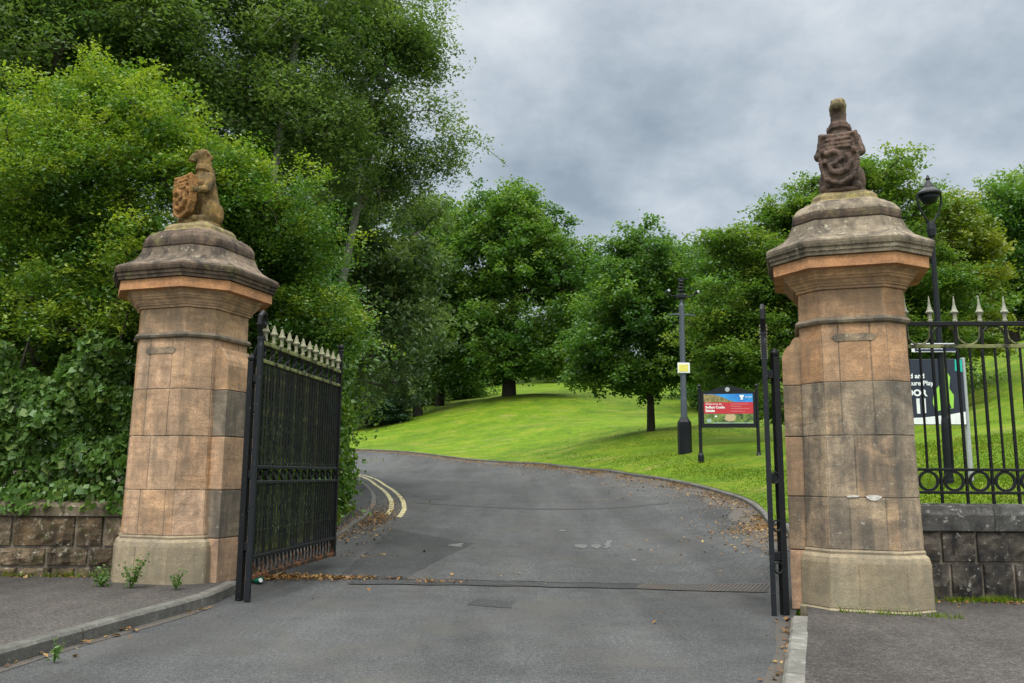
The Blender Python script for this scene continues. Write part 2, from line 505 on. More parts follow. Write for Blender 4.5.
def copy_tree(o, parent=None):
    c = o.copy()
    COL.objects.link(c)
    c.parent = parent
    for ch in list(o.children):
        copy_tree(ch, c)
    return c


def text_part(txt, mat, size, parent, loc, align='LEFT', bold=0.0, name='lettering'):
    cu = bpy.data.curves.new(name, 'FONT')
    cu.body = txt
    cu.size = size
    cu.align_x = align
    cu.offset = bold
    cu.extrude = 0.001
    cu.resolution_u = 3
    tmp = bpy.data.objects.new('tmp', cu)
    COL.objects.link(tmp)
    dg = bpy.context.evaluated_depsgraph_get()
    me = bpy.data.meshes.new_from_object(tmp.evaluated_get(dg))
    bpy.data.objects.remove(tmp)
    me.materials.clear()
    me.materials.append(mat)
    o = link_mesh(name, me, parent)
    o.location = loc
    o.rotation_euler = (R(90), 0, 0)
    return o


def grid_mesh(name, P, mat, uvz=None, smooth=True, parent=None, tint=None):
    """P: (n,m,3) array"""
    n, m, _ = P.shape
    idx = np.arange(n * m).reshape(n, m)
    q = np.stack([idx[:-1, :-1], idx[:-1, 1:], idx[1:, 1:], idx[1:, :-1]], -1).reshape(-1, 4)
    me = raw_mesh(name, P.reshape(-1, 3), q, mat, smooth)
    return link_mesh(name, me, parent)


def raw_mesh(name, V, Q, mat, smooth=False, tint=None):
    me = bpy.data.meshes.new(name)
    k = Q.shape[1]
    me.vertices.add(len(V))
    me.vertices.foreach_set('co', np.ascontiguousarray(V, dtype=np.float32).ravel())
    me.loops.add(Q.size)
    me.loops.foreach_set('vertex_index', np.ascontiguousarray(Q, dtype=np.int32).ravel())
    me.polygons.add(len(Q))
    me.polygons.foreach_set('loop_start', np.arange(0, Q.size, k, dtype=np.int32))
    if tint is not None:
        a = me.attributes.new('tint', 'FLOAT', 'FACE')
        a.data.foreach_set('value', np.ascontiguousarray(tint, dtype=np.float32))
    if smooth:
        me.polygons.foreach_set('use_smooth', np.ones(len(Q), dtype=bool))
    me.materials.append(mat)
    me.update(calc_edges=True)
    return me


# ------------------------------------------------------------------ terrain
CTRL = []
def cp(px, py, Y): CTRL.append(tuple(at(px, py, Y)))
RIGHT_KERB_PX = [(767, 524, 18.2), (757, 511.5, 20.1), (742.6, 502.3, 21.7), (721, 494.8, 23.4), (689, 486.2, 26), (656.7, 479.7, 29), (624.5, 475.4, 32.2), (592, 471, 35.6), (560, 467.3, 39), (520, 463.8, 43), (446, 457.5, 50), (349, 450, 60)]
LEFT_KERB_PX = [(331, 542, 16), (358, 524, 19), (372, 512, 21), (376, 505, 22.3), (375, 496, 25), (366, 486, 29), (345, 474.5, 36)]
for p in RIGHT_KERB_PX + LEFT_KERB_PX: cp(*p)
for p in [(370, 425, 78), (400, 411, 88), (440, 408, 88), (509, 396, 80), (560, 388, 98), (651, 431, 45), (585, 425, 55), (685, 454, 33), (730, 462, 31),
          (560, 445, 50), (450, 432, 66), (980, 488, 15), (990, 430, 26), (1010, 385, 38), (1010, 350, 50), (820, 440, 40), (760, 420, 60), (700, 395, 85),
          (600, 398, 80), (1020, 320, 75), (840, 470, 22), (930, 492, 13.5)]: cp(*p)
CTRL += [(0, 11, 0.0), (3, 11, 0.02), (-3, 11, 0.02), (0, 14, 0.12), (2.8, 14, 0.16), (-2.5, 14, 0.12), (-9, 14, 0.3), (-20, 16, 0.6), (-12, 25, 1.0), (-25, 35, 2.0),
         (-20, 52, 2.7), (-36, 76, 4.0), (-60, 40, 3), (-60, 110, 8), (-30, 120, 11), (0, 140, 17), (60, 140, 26), (110, 120, 30), (90, 60, 20), (60, 30, 12),
         (30, 16, 4.5), (100, 20, 16), (0, 220, 26), (120, 240, 40), (-120, 220, 15), (-120, 60, 4), (200, 100, 40), (0, 400, 32), (200, 400, 45), (-200, 400, 22), (-220, 100, 8), (250, 250, 46)]
CT = np.array(CTRL)
LS = 40.0


def _k(r2):
    return 0.5 * r2 * np.log(r2 + 1e-9)


def _fit():
    X = CT[:, :2] / LS
    n = len(X)
    d2 = ((X[:, None] - X[None]) ** 2).sum(-1)
    A = np.zeros((n + 3, n + 3))
    A[:n, :n] = _k(d2) + np.eye(n) * 2e-4
    A[:n, n] = 1
    A[:n, n + 1:] = X
    A[n, :n] = 1
    A[n + 1:, :n] = X.T
    b = np.zeros(n + 3)
    b[:n] = CT[:, 2]
    return np.linalg.solve(A, b)


TW = _fit()


def sstep(a, b, x):
    t = np.clip((x - a) / (b - a), 0, 1)
    return t * t * (3 - 2 * t)


def G(x, y):
    x = np.asarray(x, float)
    y = np.asarray(y, float)
    sh = x.shape
    p = np.stack([x.ravel(), y.ravel()], -1) / LS
    out = np.empty(len(p))
    C = CT[:, :2] / LS
    n = len(C)
    for i in range(0, len(p), 20000):
        q = p[i:i + 20000]
        d2 = ((q[:, None] - C[None]) ** 2).sum(-1)
        out[i:i + 20000] = _k(d2) @ TW[:n] + TW[n] + q @ TW[n + 1:]
    out = out.reshape(sh)
    side = sstep(3.9, 5.3, x)
    lo = 10.0 + 0.35 * side
    hi = 13.5 - 2.9 * side
    w = sstep(lo, hi, y)
    out = np.minimum(out, 60)
    return out * w


def g1(x, y):
    return float(G(np.array([x]), np.array([y]))[0])


def resample(pts, n):
    pts = np.array(pts, float)
    # smooth with Catmull-Rom
    out = []
    for i in range(len(pts) - 1):
        p0, p1, p2, p3 = pts[max(i - 1, 0)], pts[i], pts[i + 1], pts[min(i + 2, len(pts) - 1)]
        for t in np.linspace(0, 1, 16, endpoint=False):
            out.append(0.5 * ((2 * p1) + (-p0 + p2) * t + (2 * p0 - 5 * p1 + 4 * p2 - p3) * t * t + (-p0 + 3 * p1 - 3 * p2 + p3) * t ** 3))
    out.append(pts[-1])
    out = np.array(out)
    s = np.r_[0, np.cumsum(np.linalg.norm(np.diff(out, axis=0), axis=1))]
    u = np.linspace(0, s[-1], n)
    return np.stack([np.interp(u, s, out[:, k]) for k in range(out.shape[1])], -1)


RK = [(-0.92, -2.0), (0.46, 2.0), (1.97, 6.45), (2.5, 7.95), (3.05, 9.5), (3.25, 10.05), (3.75, 11.4), (4.45, 14.0)] + [tuple(at(*p))[:2] for p in RIGHT_KERB_PX] + [(-22, 68), (-36, 76), (-55, 82)]
LK = [(-5.6, -2.0), (-4.75, 2.0), (-3.95, 6.55), (-3.62, 8.6), (-3.4, 9.9), (-3.42, 11.0), (-3.45, 13.5)] + [tuple(at(*p))[:2] for p in LEFT_KERB_PX] + [(-12, 43.5), (-20, 51), (-34, 58), (-55, 62)]
RKs = resample(RK, 340)
LKs = resample(LK, 340)
ROAD_POLY = np.vstack([LKs, RKs[::-1]])


def signed_dist(x, y, poly):
    """positive outside"""
    p = np.stack([x.ravel(), y.ravel()], -1)
    a = poly
    b = np.roll(poly, -1, axis=0)
    best = np.full(len(p), 1e9)
    inside = np.zeros(len(p), bool)
    for (ax, ay), (bx, by) in zip(a, b):
        dx, dy = bx - ax, by - ay
        L2 = dx * dx + dy * dy + 1e-12
        t = np.clip(((p[:, 0] - ax) * dx + (p[:, 1] - ay) * dy) / L2, 0, 1)
        d = (p[:, 0] - ax - t * dx) ** 2 + (p[:, 1] - ay - t * dy) ** 2
        best = np.minimum(best, d)
        c = ((ay > p[:, 1]) != (by > p[:, 1]))
        if c.any():
            xi = (bx - ax) * (p[:, 1] - ay) / (by - ay + 1e-12) + ax
            inside ^= c & (p[:, 0] < xi)
    d = np.sqrt(best)
    d[inside] *= -1
    return d.reshape(x.shape)


# lawn / ground sheet, out to the horizon
xs = np.unique(np.r_[-700, -400, np.arange(-260, -60, 15), np.arange(-60, -22, 2), np.arange(-22, 24, 0.4), np.arange(24, 70, 1.6), np.arange(70, 260, 12), 300, 450, 700])
ys = np.unique(np.r_[-60, -20, np.arange(-8, 10, 2), np.arange(10, 62, 0.4), np.arange(62, 130, 1.5), np.arange(130, 300, 12), 350, 450, 600, 800])
GX, GY = np.meshgrid(xs, ys)
GZ = G(GX, GY)
near = (GY > -10) & (GY < 90) & (np.abs(GX) < 60)
SD = np.full(GX.shape, 50.0)
SD[near] = signed_dist(GX[near], GY[near], ROAD_POLY)
rough = np.zeros_like(GZ)
for (fx, fy, am, ph) in ((0.5, 0.3, 0.035, 0.3), (0.23, 0.61, 0.04, 1.2), (1.3, 0.9, 0.015, 2.2), (0.11, 0.17, 0.12, 0.7)):
    rough += am * np.sin(GX * fx + ph + np.sin(GY * fy * 0.7)) * np.cos(GY * fy + ph)
off = np.where(SD < 2.6, -0.18 + 0.24 * sstep(1.3, 2.3, SD), 0.06) + rough * sstep(2.5, 6, SD) * sstep(12, 20, GY)
off = np.where((GY < 10.7) | ((np.abs(GX) < 4.6) & (GY < 12.6)), -0.2, off)
ground = grid_mesh('ground', np.stack([GX, GY, GZ + off], -1), M['grass'])
tag(ground, kind='structure')

# verge strip that meets the road kerb exactly
sel = RKs[(RKs[:, 1] > 11.2)]
tn = np.gradient(sel, axis=0)
tn /= np.linalg.norm(tn, axis=1)[:, None]
nr = np.stack([tn[:, 1], -tn[:, 0]], -1)
ws = np.array([0.12, 0.3, 0.7, 1.2, 1.8, 2.4])
hs = np.array([0.085, 0.09, 0.085, 0.075, 0.065, 0.035])
VX = sel[:, None, 0] + nr[:, None, 0] * ws
VY = sel[:, None, 1] + nr[:, None, 1] * ws
VZ = G(VX, VY) + hs
tag(grid_mesh('lawn_verge', np.stack([VX, VY, VZ], -1)[:, ::-1], M['grass']), kind='structure')

# road sheet
ts = np.linspace(-0.004, 1.004, 26)
PX = LKs[:, None, 0] * (1 - ts) + RKs[:, None, 0] * ts
PY = LKs[:, None, 1] * (1 - ts) + RKs[:, None, 1] * ts
PZ = G(PX, PY)
tag(grid_mesh('road', np.stack([PX, PY, PZ], -1), M['asphalt']), kind='structure')


def drape(name, pts, mat, lift, n=(14, 14), kind='structure'):
    """quad patch (4 corners in xy, order around) draped on the road"""
    a, b, c, d = [np.array(p, float) for p in pts]
    u = np.linspace(0, 1, n[0])[:, None, None]
    v = np.linspace(0, 1, n[1])[None, :, None]
    Pxy = (a * (1 - u) + d * u) * (1 - v) + (b * (1 - u) + c * u) * v
    wob = 0.03 * np.sin(Pxy[..., ::-1] * 7.3)
    edge = (np.minimum(np.minimum(u, 1 - u), np.minimum(v, 1 - v)) < 1e-6)
    Pxy = Pxy + wob * edge
    Z = G(Pxy[..., 0], Pxy[..., 1]) + lift
    o = grid_mesh(name, np.dstack([Pxy, Z]), mat)
    if kind: tag(o, kind=kind)
    return o


def rd(px, py):
    """photo position -> place on the road surface"""
    d = CM @ Vector((px - W / 2, H / 2 - py, -F))
    lo, hi = 2.0, 80.0
    Y = 6.0
    prev = None
    for Yt in np.arange(3, 75, 0.25):
        t = Yt / d.y
        z = EYE + d.z * t
        g = g1(d.x * t, Yt)
        if z < g:
            Y = Yt - 0.12
            break
        Y = Yt
    t = Y / d.y
    return (d.x * t, Y)


drape('road_patch', [rd(338, 578), rd(405, 579), rd(474, 543), rd(392, 528)], M['asphalt_dark'], 0.005)
drape('road_patch', [rd(470, 606), rd(512, 607), rd(515, 601), rd(475, 600)], M['asphalt_dark'], 0.004)
drape('tar_joint', [rd(415, 503.4), rd(668, 504), rd(668, 502.9), rd(415, 502.2)], M['joint'], 0.006, (4, 40))
_a, _b = Vector(rd(352, 581)), Vector(rd(640, 587.5))
_n = Vector((-(_b - _a).y, (_b - _a).x)).normalized()
drape('drain_strip', [_a - _n * 0.2, _b - _n * 0.22, _b + _n * 0.22, _a + _n * 0.2], M['asphalt_dark'], 0.007, (4, 40))
drape('tar_joint', [_a - _n * 0.21, _b - _n * 0.23, _b - _n * 0.2, _a - _n * 0.18], M['joint'], 0.011, (3, 40))
drape('tar_joint', [_a + _n * 0.18, _b + _n * 0.2, _b + _n * 0.22, _a + _n * 0.2], M['joint'], 0.011, (3, 40))
for (a, b, c, d) in [((449, 546), (463, 547), (462, 543), (452, 544)), ((573, 548), (586, 549), (586, 545), (575, 545)), ((590, 547.5), (600, 548), (600, 544.5), (591, 545)),
                     ((604, 549), (610, 549), (612, 541), (607, 541)), ((632, 562), (637, 562.5), (637, 559), (633, 559)), ((560, 532), (567, 532), (567, 530), (561, 530))]:
    drape('road_marking', [rd(*a), rd(*b), rd(*c), rd(*d)], M['road_white'], 0.008, (5, 5))

# double yellow lines round the inner corner
sl = LKs[(LKs[:, 1] > 20.3) & (LKs[:, 1] < 50)]
tn = np.gradient(sl, axis=0)
tn /= np.linalg.norm(tn, axis=1)[:, None]
nl = np.stack([tn[:, 1], -tn[:, 0]], -1)
for o0, o1, y_from in ((0.34, 0.46, 20.6), (0.66, 0.78, 20.3)):
    k = sl[:, 1] > y_from
    P = sl[k][:, None] + nl[k][:, None] * np.array([o0, o1])[None, :, None]
    Z = G(P[..., 0], P[..., 1]) + 0.006
    tag(grid_mesh('painted_line', np.dstack([P, Z])[:, ::-1], M['paint_yellow']), kind='structure')


def kerb(name, line, side, mat, width, height, block, tintseed):
    """kerb stones along a line; side=+1: to the right of travel"""
    mb = MB()
    s = np.r_[0, np.cumsum(np.linalg.norm(np.diff(line, axis=0), axis=1))]
    n = int(s[-1] / block)
    rr = random.Random(tintseed)
    for i in range(n):
        a0, a1 = s[-1] * i / n + 0.006, s[-1] * (i + 1) / n - 0.006
        sub = 3 if block > 0.7 else 1
        prof_rows = []
        jit = rr.uniform(-0.008, 0.008)
        us = np.linspace(a0, a1, sub + 1)
        for u in us:
            p = np.array([np.interp(u, s, line[:, 0]), np.interp(u, s, line[:, 1])])
            q = np.array([np.interp(min(u + 0.2, s[-1]), s, line[:, 0]), np.interp(min(u + 0.2, s[-1]), s, line[:, 1])])
            r = np.array([np.interp(max(u - 0.2, 0), s, line[:, 0]), np.interp(max(u - 0.2, 0), s, line[:, 1])])
            t = (q - r) / np.linalg.norm(q - r)
            nn = np.array([t[1], -t[0]]) * side
            prof_rows.append((p, nn))
        prof = [(0.0, -0.08), (0.004, height - 0.025), (0.03, height), (width, height), (width, -0.08)]
        vs, fs = [], []
        for (p, nn) in prof_rows:
            zg = g1(*(p))
            for (w, h) in prof:
                vs.append((p[0] + nn[0] * (w + jit), p[1] + nn[1] * (w + jit), zg + h))
        m = len(prof)
        for k in range(len(prof_rows) - 1):
            for j in range(m - 1):
                f = (k * m + j, (k + 1) * m + j, (k + 1) * m + j + 1, k * m + j + 1)
                fs.append(f if side > 0 else f[::-1])
        fs.append(tuple(range(m)) if side > 0 else tuple(range(m))[::-1])
        e = (len(prof_rows) - 1) * m
        fs.append(tuple(range(e + m - 1, e - 1, -1)) if side > 0 else tuple(range(e, e + m)))
        mb.add(vs, fs, 0, rr.random())
    o = mb.build(name, mat)
    tag(o, kind='structure')
    return o


kerb('kerb', RKs[RKs[:, 1] < 9.35], 1, M['kerb_pale'], 0.16, 0.07, 0.9, 3)
kerb('kerb', RKs[(RKs[:, 1] > 11.0)], 1, M['kerb'], 0.12, 0.1, 0.9, 4)
kerb('kerb', LKs[LKs[:, 1] < 11.3], -1, M['kerb'], 0.15, 0.125, 1.6, 5)
kerb('kerb', LKs[(LKs[:, 1] > 12.0)], -1, M['kerb'], 0.12, 0.085, 0.9, 6)

# pavements
def pave(name, line, side, w0, w1, h, mat, n=12, noise_amp=0.0):
    tn = np.gradient(line, axis=0)
    tn /= np.linalg.norm(tn, axis=1)[:, None]
    nn = np.stack([tn[:, 1], -tn[:, 0]], -1) * side
    ww = np.linspace(w0, w1, n)
    P = line[:, None] + nn[:, None] * ww[None, :, None]
    Z = G(P[..., 0], P[..., 1]) + h
    A = np.dstack([P, Z])
    tag(grid_mesh(name, A[:, ::-1] if side > 0 else A, mat), kind='structure')


pl = np.array([(-0.92, -2.0), (0.46, 2.0), (1.97, 6.45), (2.5, 7.95), (3.05, 9.5), (3.35, 10.6)])
pl = resample(pl, 40)
A = np.zeros((40, 10, 3))
for j, x in enumerate(np.linspace(0, 1, 10)):
    x0 = pl[:, 0] + 0.155
    A[:, j, 0] = x0 + (24 - x0) * x ** 2
    A[:, j, 1] = pl[:, 1]
    A[:, j, 2] = 0.066
tag(grid_mesh('pavement', A, M['asphalt_red']), kind='structure')
pl = resample([(-5.6, -2.0), (-4.75, 2.0), (-3.95, 6.55), (-3.62, 8.6), (-3.4, 9.9), (-3.4, 12.2)], 40)
A = np.zeros((40, 10, 3))
for j, x in enumerate(np.linspace(0, 1, 10)):
    x0 = pl[:, 0] - 0.145
    A[:, j, 0] = x0 + (-26 - x0) * x ** 2
    A[:, j, 1] = pl[:, 1]
    A[:, j, 2] = 0.12
tag(grid_mesh('pavement', A[:, ::-1], M['asphalt_red']), kind='structure')
pave('pavement', LKs[(LKs[:, 1] > 12.0)], -1, 0.11, 3.2, 0.08, M['asphalt_dark'])


M['gutter_dirt'] = worn_paint('gutter_dirt', (0.085, 0.06, 0.042), 0.5, (0.052, 0.047, 0.042))
for ln_, sd_sign, w_ in ((RKs[(RKs[:, 1] > 13) & (RKs[:, 1] < 58) & (RKs[:, 0] > -14)], -1, 0.55), (LKs[(LKs[:, 1] > 3) & (LKs[:, 1] < 10)], 1, 0.12), (RKs[(RKs[:, 1] > 3) & (RKs[:, 1] < 9.3)], -1, 0.12)):
    t_ = np.gradient(ln_, axis=0)
    t_ /= np.linalg.norm(t_, axis=1)[:, None]
    n_ = np.stack([t_[:, 1], -t_[:, 0]], -1) * sd_sign
    P_ = ln_[:, None] + n_[:, None] * np.linspace(0.0, w_, 4)[None, :, None] * (1 + 0.25 * np.sin(ln_[:, 1] * 2.3))[:, None, None]
    A_ = np.dstack([P_, G(P_[..., 0], P_[..., 1]) + 0.0045])
    tag(grid_mesh('gutter_dirt', A_[:, ::-1] if sd_sign > 0 else A_, M['gutter_dirt']), kind='structure')

# ------------------------------------------------------------------ masonry
def octo(a, c, z):
    return [(-a + c, -a, z), (a - c, -a, z), (a, -a + c, z), (a, a - c, z), (a - c, a, z), (-a + c, a, z), (-a, a - c, z), (-a, -a + c, z)]


def loft(mb, rings, mi=0, tint=0.5, cap=(True, True)):
    n = len(rings[0])
    vs = [p for r in rings for p in r]
    fs = []
    for k in range(len(rings) - 1):
        for i in range(n):
            j = (i + 1) % n
            fs.append((k * n + i, k * n + j, (k + 1) * n + j, (k + 1) * n + i))
    if cap[0]: fs.append(tuple(range(n - 1, -1, -1)))
    if cap[1]: fs.append(tuple((len(rings) - 1) * n + i for i in range(n)))
    mb.add(vs, fs, mi, tint)


A0, C0 = 0.62, 0.255
def OC(a, z):
    return octo(a, max(0.04, C0 + 0.586 * (a - A0)), z)


def block_face(mb, p00, p10, p11, p01, raise_=0.012, gap=0.008, tint=0.5, mi=0, nu=1, nv=1, pillow=0.0, seed=0, edge=0.01, joint=0.02):
    """one dressed block standing proud of its joints"""
    p00, p10, p11, p01 = map(Vector, (p00, p10, p11, p01))
    nrm = (p10 - p00).cross(p01 - p00).normalized()
    w = (p10 - p00).length
    h = (p01 - p00).length
    gu, gv = gap / max(w, 1e-6), gap / max(h, 1e-6)
    eu, ev = (gap + edge) / max(w, 1e-6), (gap + edge) / max(h, 1e-6)
    us = [gu] + list(np.linspace(eu, 1 - eu, nu + 1)) + [1 - gu]
    vs_ = [gv] + list(np.linspace(ev, 1 - ev, nv + 1)) + [1 - gv]
    V = []
    for j, v in enumerate(vs_):
        for i, u in enumerate(us):
            p = (p00 * (1 - u) + p10 * u) * (1 - v) + (p01 * (1 - u) + p11 * u) * v
            border = i in (0, len(us) - 1) or j in (0, len(vs_) - 1)
            d = -joint if border else raise_
            if not border and pillow > 0:
                d += pillow * (mnoise.noise(p * 7 + Vector((seed, seed * 2, 0))) + 0.6 * mnoise.noise(p * 17)) + pillow * 0.7 * (4 * u * (1 - u)) * (4 * v * (1 - v))
            V.append(p + nrm * d)
    n = len(us)
    Fc = []
    for j in range(len(vs_) - 1):
        for i in range(n - 1):
            Fc.append((j * n + i, j * n + i + 1, (j + 1) * n + i + 1, (j + 1) * n + i))
    mb.add(V, Fc, mi, tint)


def make_pillar(name, label, loc, rz, worn, hinge_side, seed, wide):
    root = thing(name, label, 'gate pillar', loc, rz)
    rr = random.Random(seed)
    # plinth
    mb = MB()
    def oc(a, z): return OC(a * wide, z)
    pa = 0.725
    loft(mb, [oc(pa + 0.03, -0.1), oc(pa + 0.03, 0.06), oc(pa, 0.085), oc(pa - 0.006, 0.57)], tint=0.4, cap=(False, False))
    loft(mb, [oc(pa - 0.006, 0.57), oc(pa - 0.02, 0.62), oc(pa - 0.055, 0.655), oc(pa - 0.05, 0.68), oc(0.66, 0.70)], tint=0.8)
    base = oc(pa, 0.085)
    top = oc(pa - 0.006, 0.57)
    for i in range(8):
        j = (i + 1) % 8
        a, b, c, d = (Vector(base[i]), Vector(base[j]), Vector(top[j]), Vector(top[i]))
        cuts = [0, rr.uniform(0.35, 0.5), 1] if i % 2 == 0 else [0, 1]
        for k in range(len(cuts) - 1):
            u0, u1 = cuts[k], cuts[k + 1]
            block_face(mb, a.lerp(b, u0), a.lerp(b, u1), d.lerp(c, u1), d.lerp(c, u0), 0.006, 0.003, rr.random(), nu=3, nv=3, pillow=0.004, seed=i, edge=0.006)
    mb.build('plinth', M['plinth_stone'], root)
    # shaft courses
    mb = MB()
    zs = [0.70, 1.26, 1.94, 2.54, 3.205]
    aa = lambda z: 0.652 - 0.014 * (z - 0.7)
    loft(mb, [oc(aa(0.7) - 0.004, 0.69), oc(aa(3.2) - 0.004, 3.23)], 2, tint=0.3)
    for c in range(4):
        z0, z1 = zs[c], zs[c + 1]
        lo, hi = oc(aa(z0), z0), oc(aa(z1), z1)
        for i in range(8):
            j = (i + 1) % 8
            a, b, cc, d = (Vector(lo[i]), Vector(lo[j]), Vector(hi[j]), Vector(hi[i]))
            if i % 2 == 0:
                cuts = [0, 0.26, 0.74, 1] if c >= 2 else ([0, 0.42, 1] if c == 1 else [0, 0.3, 0.82, 1])
            else:
                cuts = [0, 1]
            for k in range(len(cuts) - 1):
                u0, u1 = cuts[k], cuts[k + 1]
                block_face(mb, a.lerp(b, u0), a.lerp(b, u1), d.lerp(cc, u1), d.lerp(cc, u0), 0.002, 0.0015, rr.random(), mi=(1 if c < worn else 0),
                           nu=4, nv=5, pillow=0.006, seed=c * 9 + i, edge=0.008, joint=0.006)
    mb.build('shaft', [M['neck_orange'] if worn else M['sandstone'], M['sandstone_worn'], M['mortar']], root)
    # raised darker block imitating the shadow in a sunk panel head, top course front
    mb = MB()
    mb.prism([(-0.24, 3.05), (-0.2, 3.0), (0.2, 3.0), (0.24, 3.05), (0.18, 3.085), (-0.18, 3.085)], -aa(3.05) * wide - 0.013, -aa(3.05) * wide + 0.03, 0, 0.3)
    mb.build('panel_shadow', M['sandstone_worn'], root)
    if worn:
        mb = MB()
        yf = -aa(1.26) * wide - 0.012
        mb.prism([(0.11 + 0.075 * math.cos(a) * (1 + 0.18 * math.sin(3 * a)), 1.262 + 0.032 * math.sin(a)) for a in np.linspace(0, 2 * math.pi, 18, endpoint=False)], yf, yf + 0.02)
        mb.build('lime_mark', M['lime_mark'], root)
        mb = MB()
        mb.prism([(-0.16, 1.262), (-0.04, 1.266), (-0.03, 1.282), (-0.1, 1.286), (-0.165, 1.28)], yf, yf + 0.02)
        mb.build('lime_mark', M['lime_mark'], root)
    # string course, neck, bed mould
    mb = MB()
    loft(mb, [oc(0.625, 3.20), oc(0.66, 3.215), oc(0.672, 3.24), oc(0.66, 3.262), oc(0.63, 3.282)], tint=0.1)
    mb.build('string_course', M['sandstone_worn'], root)
    mb = MB()
    for i in range(8):
        a, b = Vector(oc(0.622, 3.275)[i]), Vector(oc(0.622, 3.275)[(i + 1) % 8])
        d, c = Vector(oc(0.617, 3.60)[i]), Vector(oc(0.617, 3.60)[(i + 1) % 8])
        block_face(mb, a, b, c, d, 0.0, 0.0015, rr.uniform(0.5, 1), nu=4, nv=3, pillow=0.004, seed=i, edge=0.006, joint=0.006)
    loft(mb, [oc(0.61, 3.27), oc(0.605, 3.61)], tint=0.75, cap=(False, False))
    loft(mb, [oc(0.61, 3.60), oc(0.645, 3.605), oc(0.648, 3.635), oc(0.668, 3.638), oc(0.668, 3.66), oc(0.68, 3.662), oc(0.70, 3.695), oc(0.732, 3.715), oc(0.734, 3.735), oc(0.752, 3.738), oc(0.752, 3.765), oc(0.77, 3.78), oc(0.80, 3.81)], tint=0.3, cap=(False, False))
    mb.build('neck', M['neck_orange'] if worn else M['sandstone'], root)
    mb = MB()
    loft(mb, [oc(0.79, 3.805), oc(0.905, 3.81), oc(0.905, 3.935), oc(0.86, 3.94)], tint=0.3)
    mb.build('fascia', M['fascia'], root)
    # cap
    mb = MB()
    loft(mb, [oc(0.88, 3.94), oc(0.938, 3.945), oc(0.94, 3.985), oc(0.955, 3.99), oc(0.957, 4.03), oc(0.975, 4.04), oc(0.985, 4.075), oc(0.985, 4.105), oc(0.955, 4.135)], tint=0.2, cap=(True, False))
    loft(mb, [oc(0.955, 4.135), oc(0.86, 4.18), oc(0.77, 4.235), oc(0.705, 4.31), oc(0.67, 4.39), oc(0.66, 4.425)], 1, tint=0.5, cap=(False, False))
    loft(mb, [oc(0.66, 4.425), oc(0.635, 4.43), oc(0.648, 4.45), oc(0.65, 4.50), oc(0.642, 4.54)], 3, tint=0.5, cap=(False, False))
    loft(mb, [oc(0.642, 4.54), oc(0.635, 4.56), oc(0.59, 4.62), oc(0.53, 4.665), oc(0.50, 4.675), oc(0.48, 4.695), oc(0.42, 4.72)], 0, tint=0.9, cap=(False, False))
    loft(mb, [oc(0.42, 4.72), oc(0.40, 4.74), oc(0.39, 4.78), oc(0.34, 4.83), oc(0.27, 4.86)], 2, tint=0.9, cap=(False, True))
    mb.build('cap', [M['cap_light'] if worn else M['cap_stone'], M['cap_light'] if worn else M['cap_pale'], M['yellow_lichen'], M['cap_stone']], root)
    # hinge pilaster on the road side
    if hinge_side:
        s = hinge_side
        mb = MB()
        x0, x1 = s * 0.56 * wide, s * (0.62 * wide + 0.21)
        for k in range(4):
            z0, z1 = [0.0, 0.66, 1.26, 1.94][k], [0.66, 1.26, 1.94, 2.54][k]
            mb.box(((x0 + x1) / 2, 0.0, (z0 + z1) / 2), (abs(x1 - x0), 0.62, z1 - z0 - 0.008), k % 2, rr.random(), bev=0.008)
        prof = [(x0, 2.545), (x1, 2.545)] + [(x1, 2.86), (x1 - s * 0.02, 2.93), (x1 - s * 0.06, 2.99), (x1 - s * 0.1, 3.02), (x1 - s * 0.115, 3.06), (x1 - s * 0.15, 3.1), (x0, 3.12)]
        if s < 0: prof = prof[::-1]
        mb.prism(prof, -0.31, 0.31, 0, 0.9)
        mb.build('hinge_pilaster', [M['sandstone'], M['sandstone_worn']], root)
    return root


PIL_R = (4.03, 10.0, 0.0)
PIL_L = (-4.36, 11.5, 0.0)
ROT = R(-18)
make_pillar('gate_pillar', 'clean orange sandstone gate pillar beside the ivy topped wall', PIL_L, ROT, 0, 1, 3, 0.985)
make_pillar('gate_pillar', 'weathered grey and orange sandstone gate pillar between the open gate and the spiked railings', PIL_R, ROT, 3, -1, 8, 0.925)


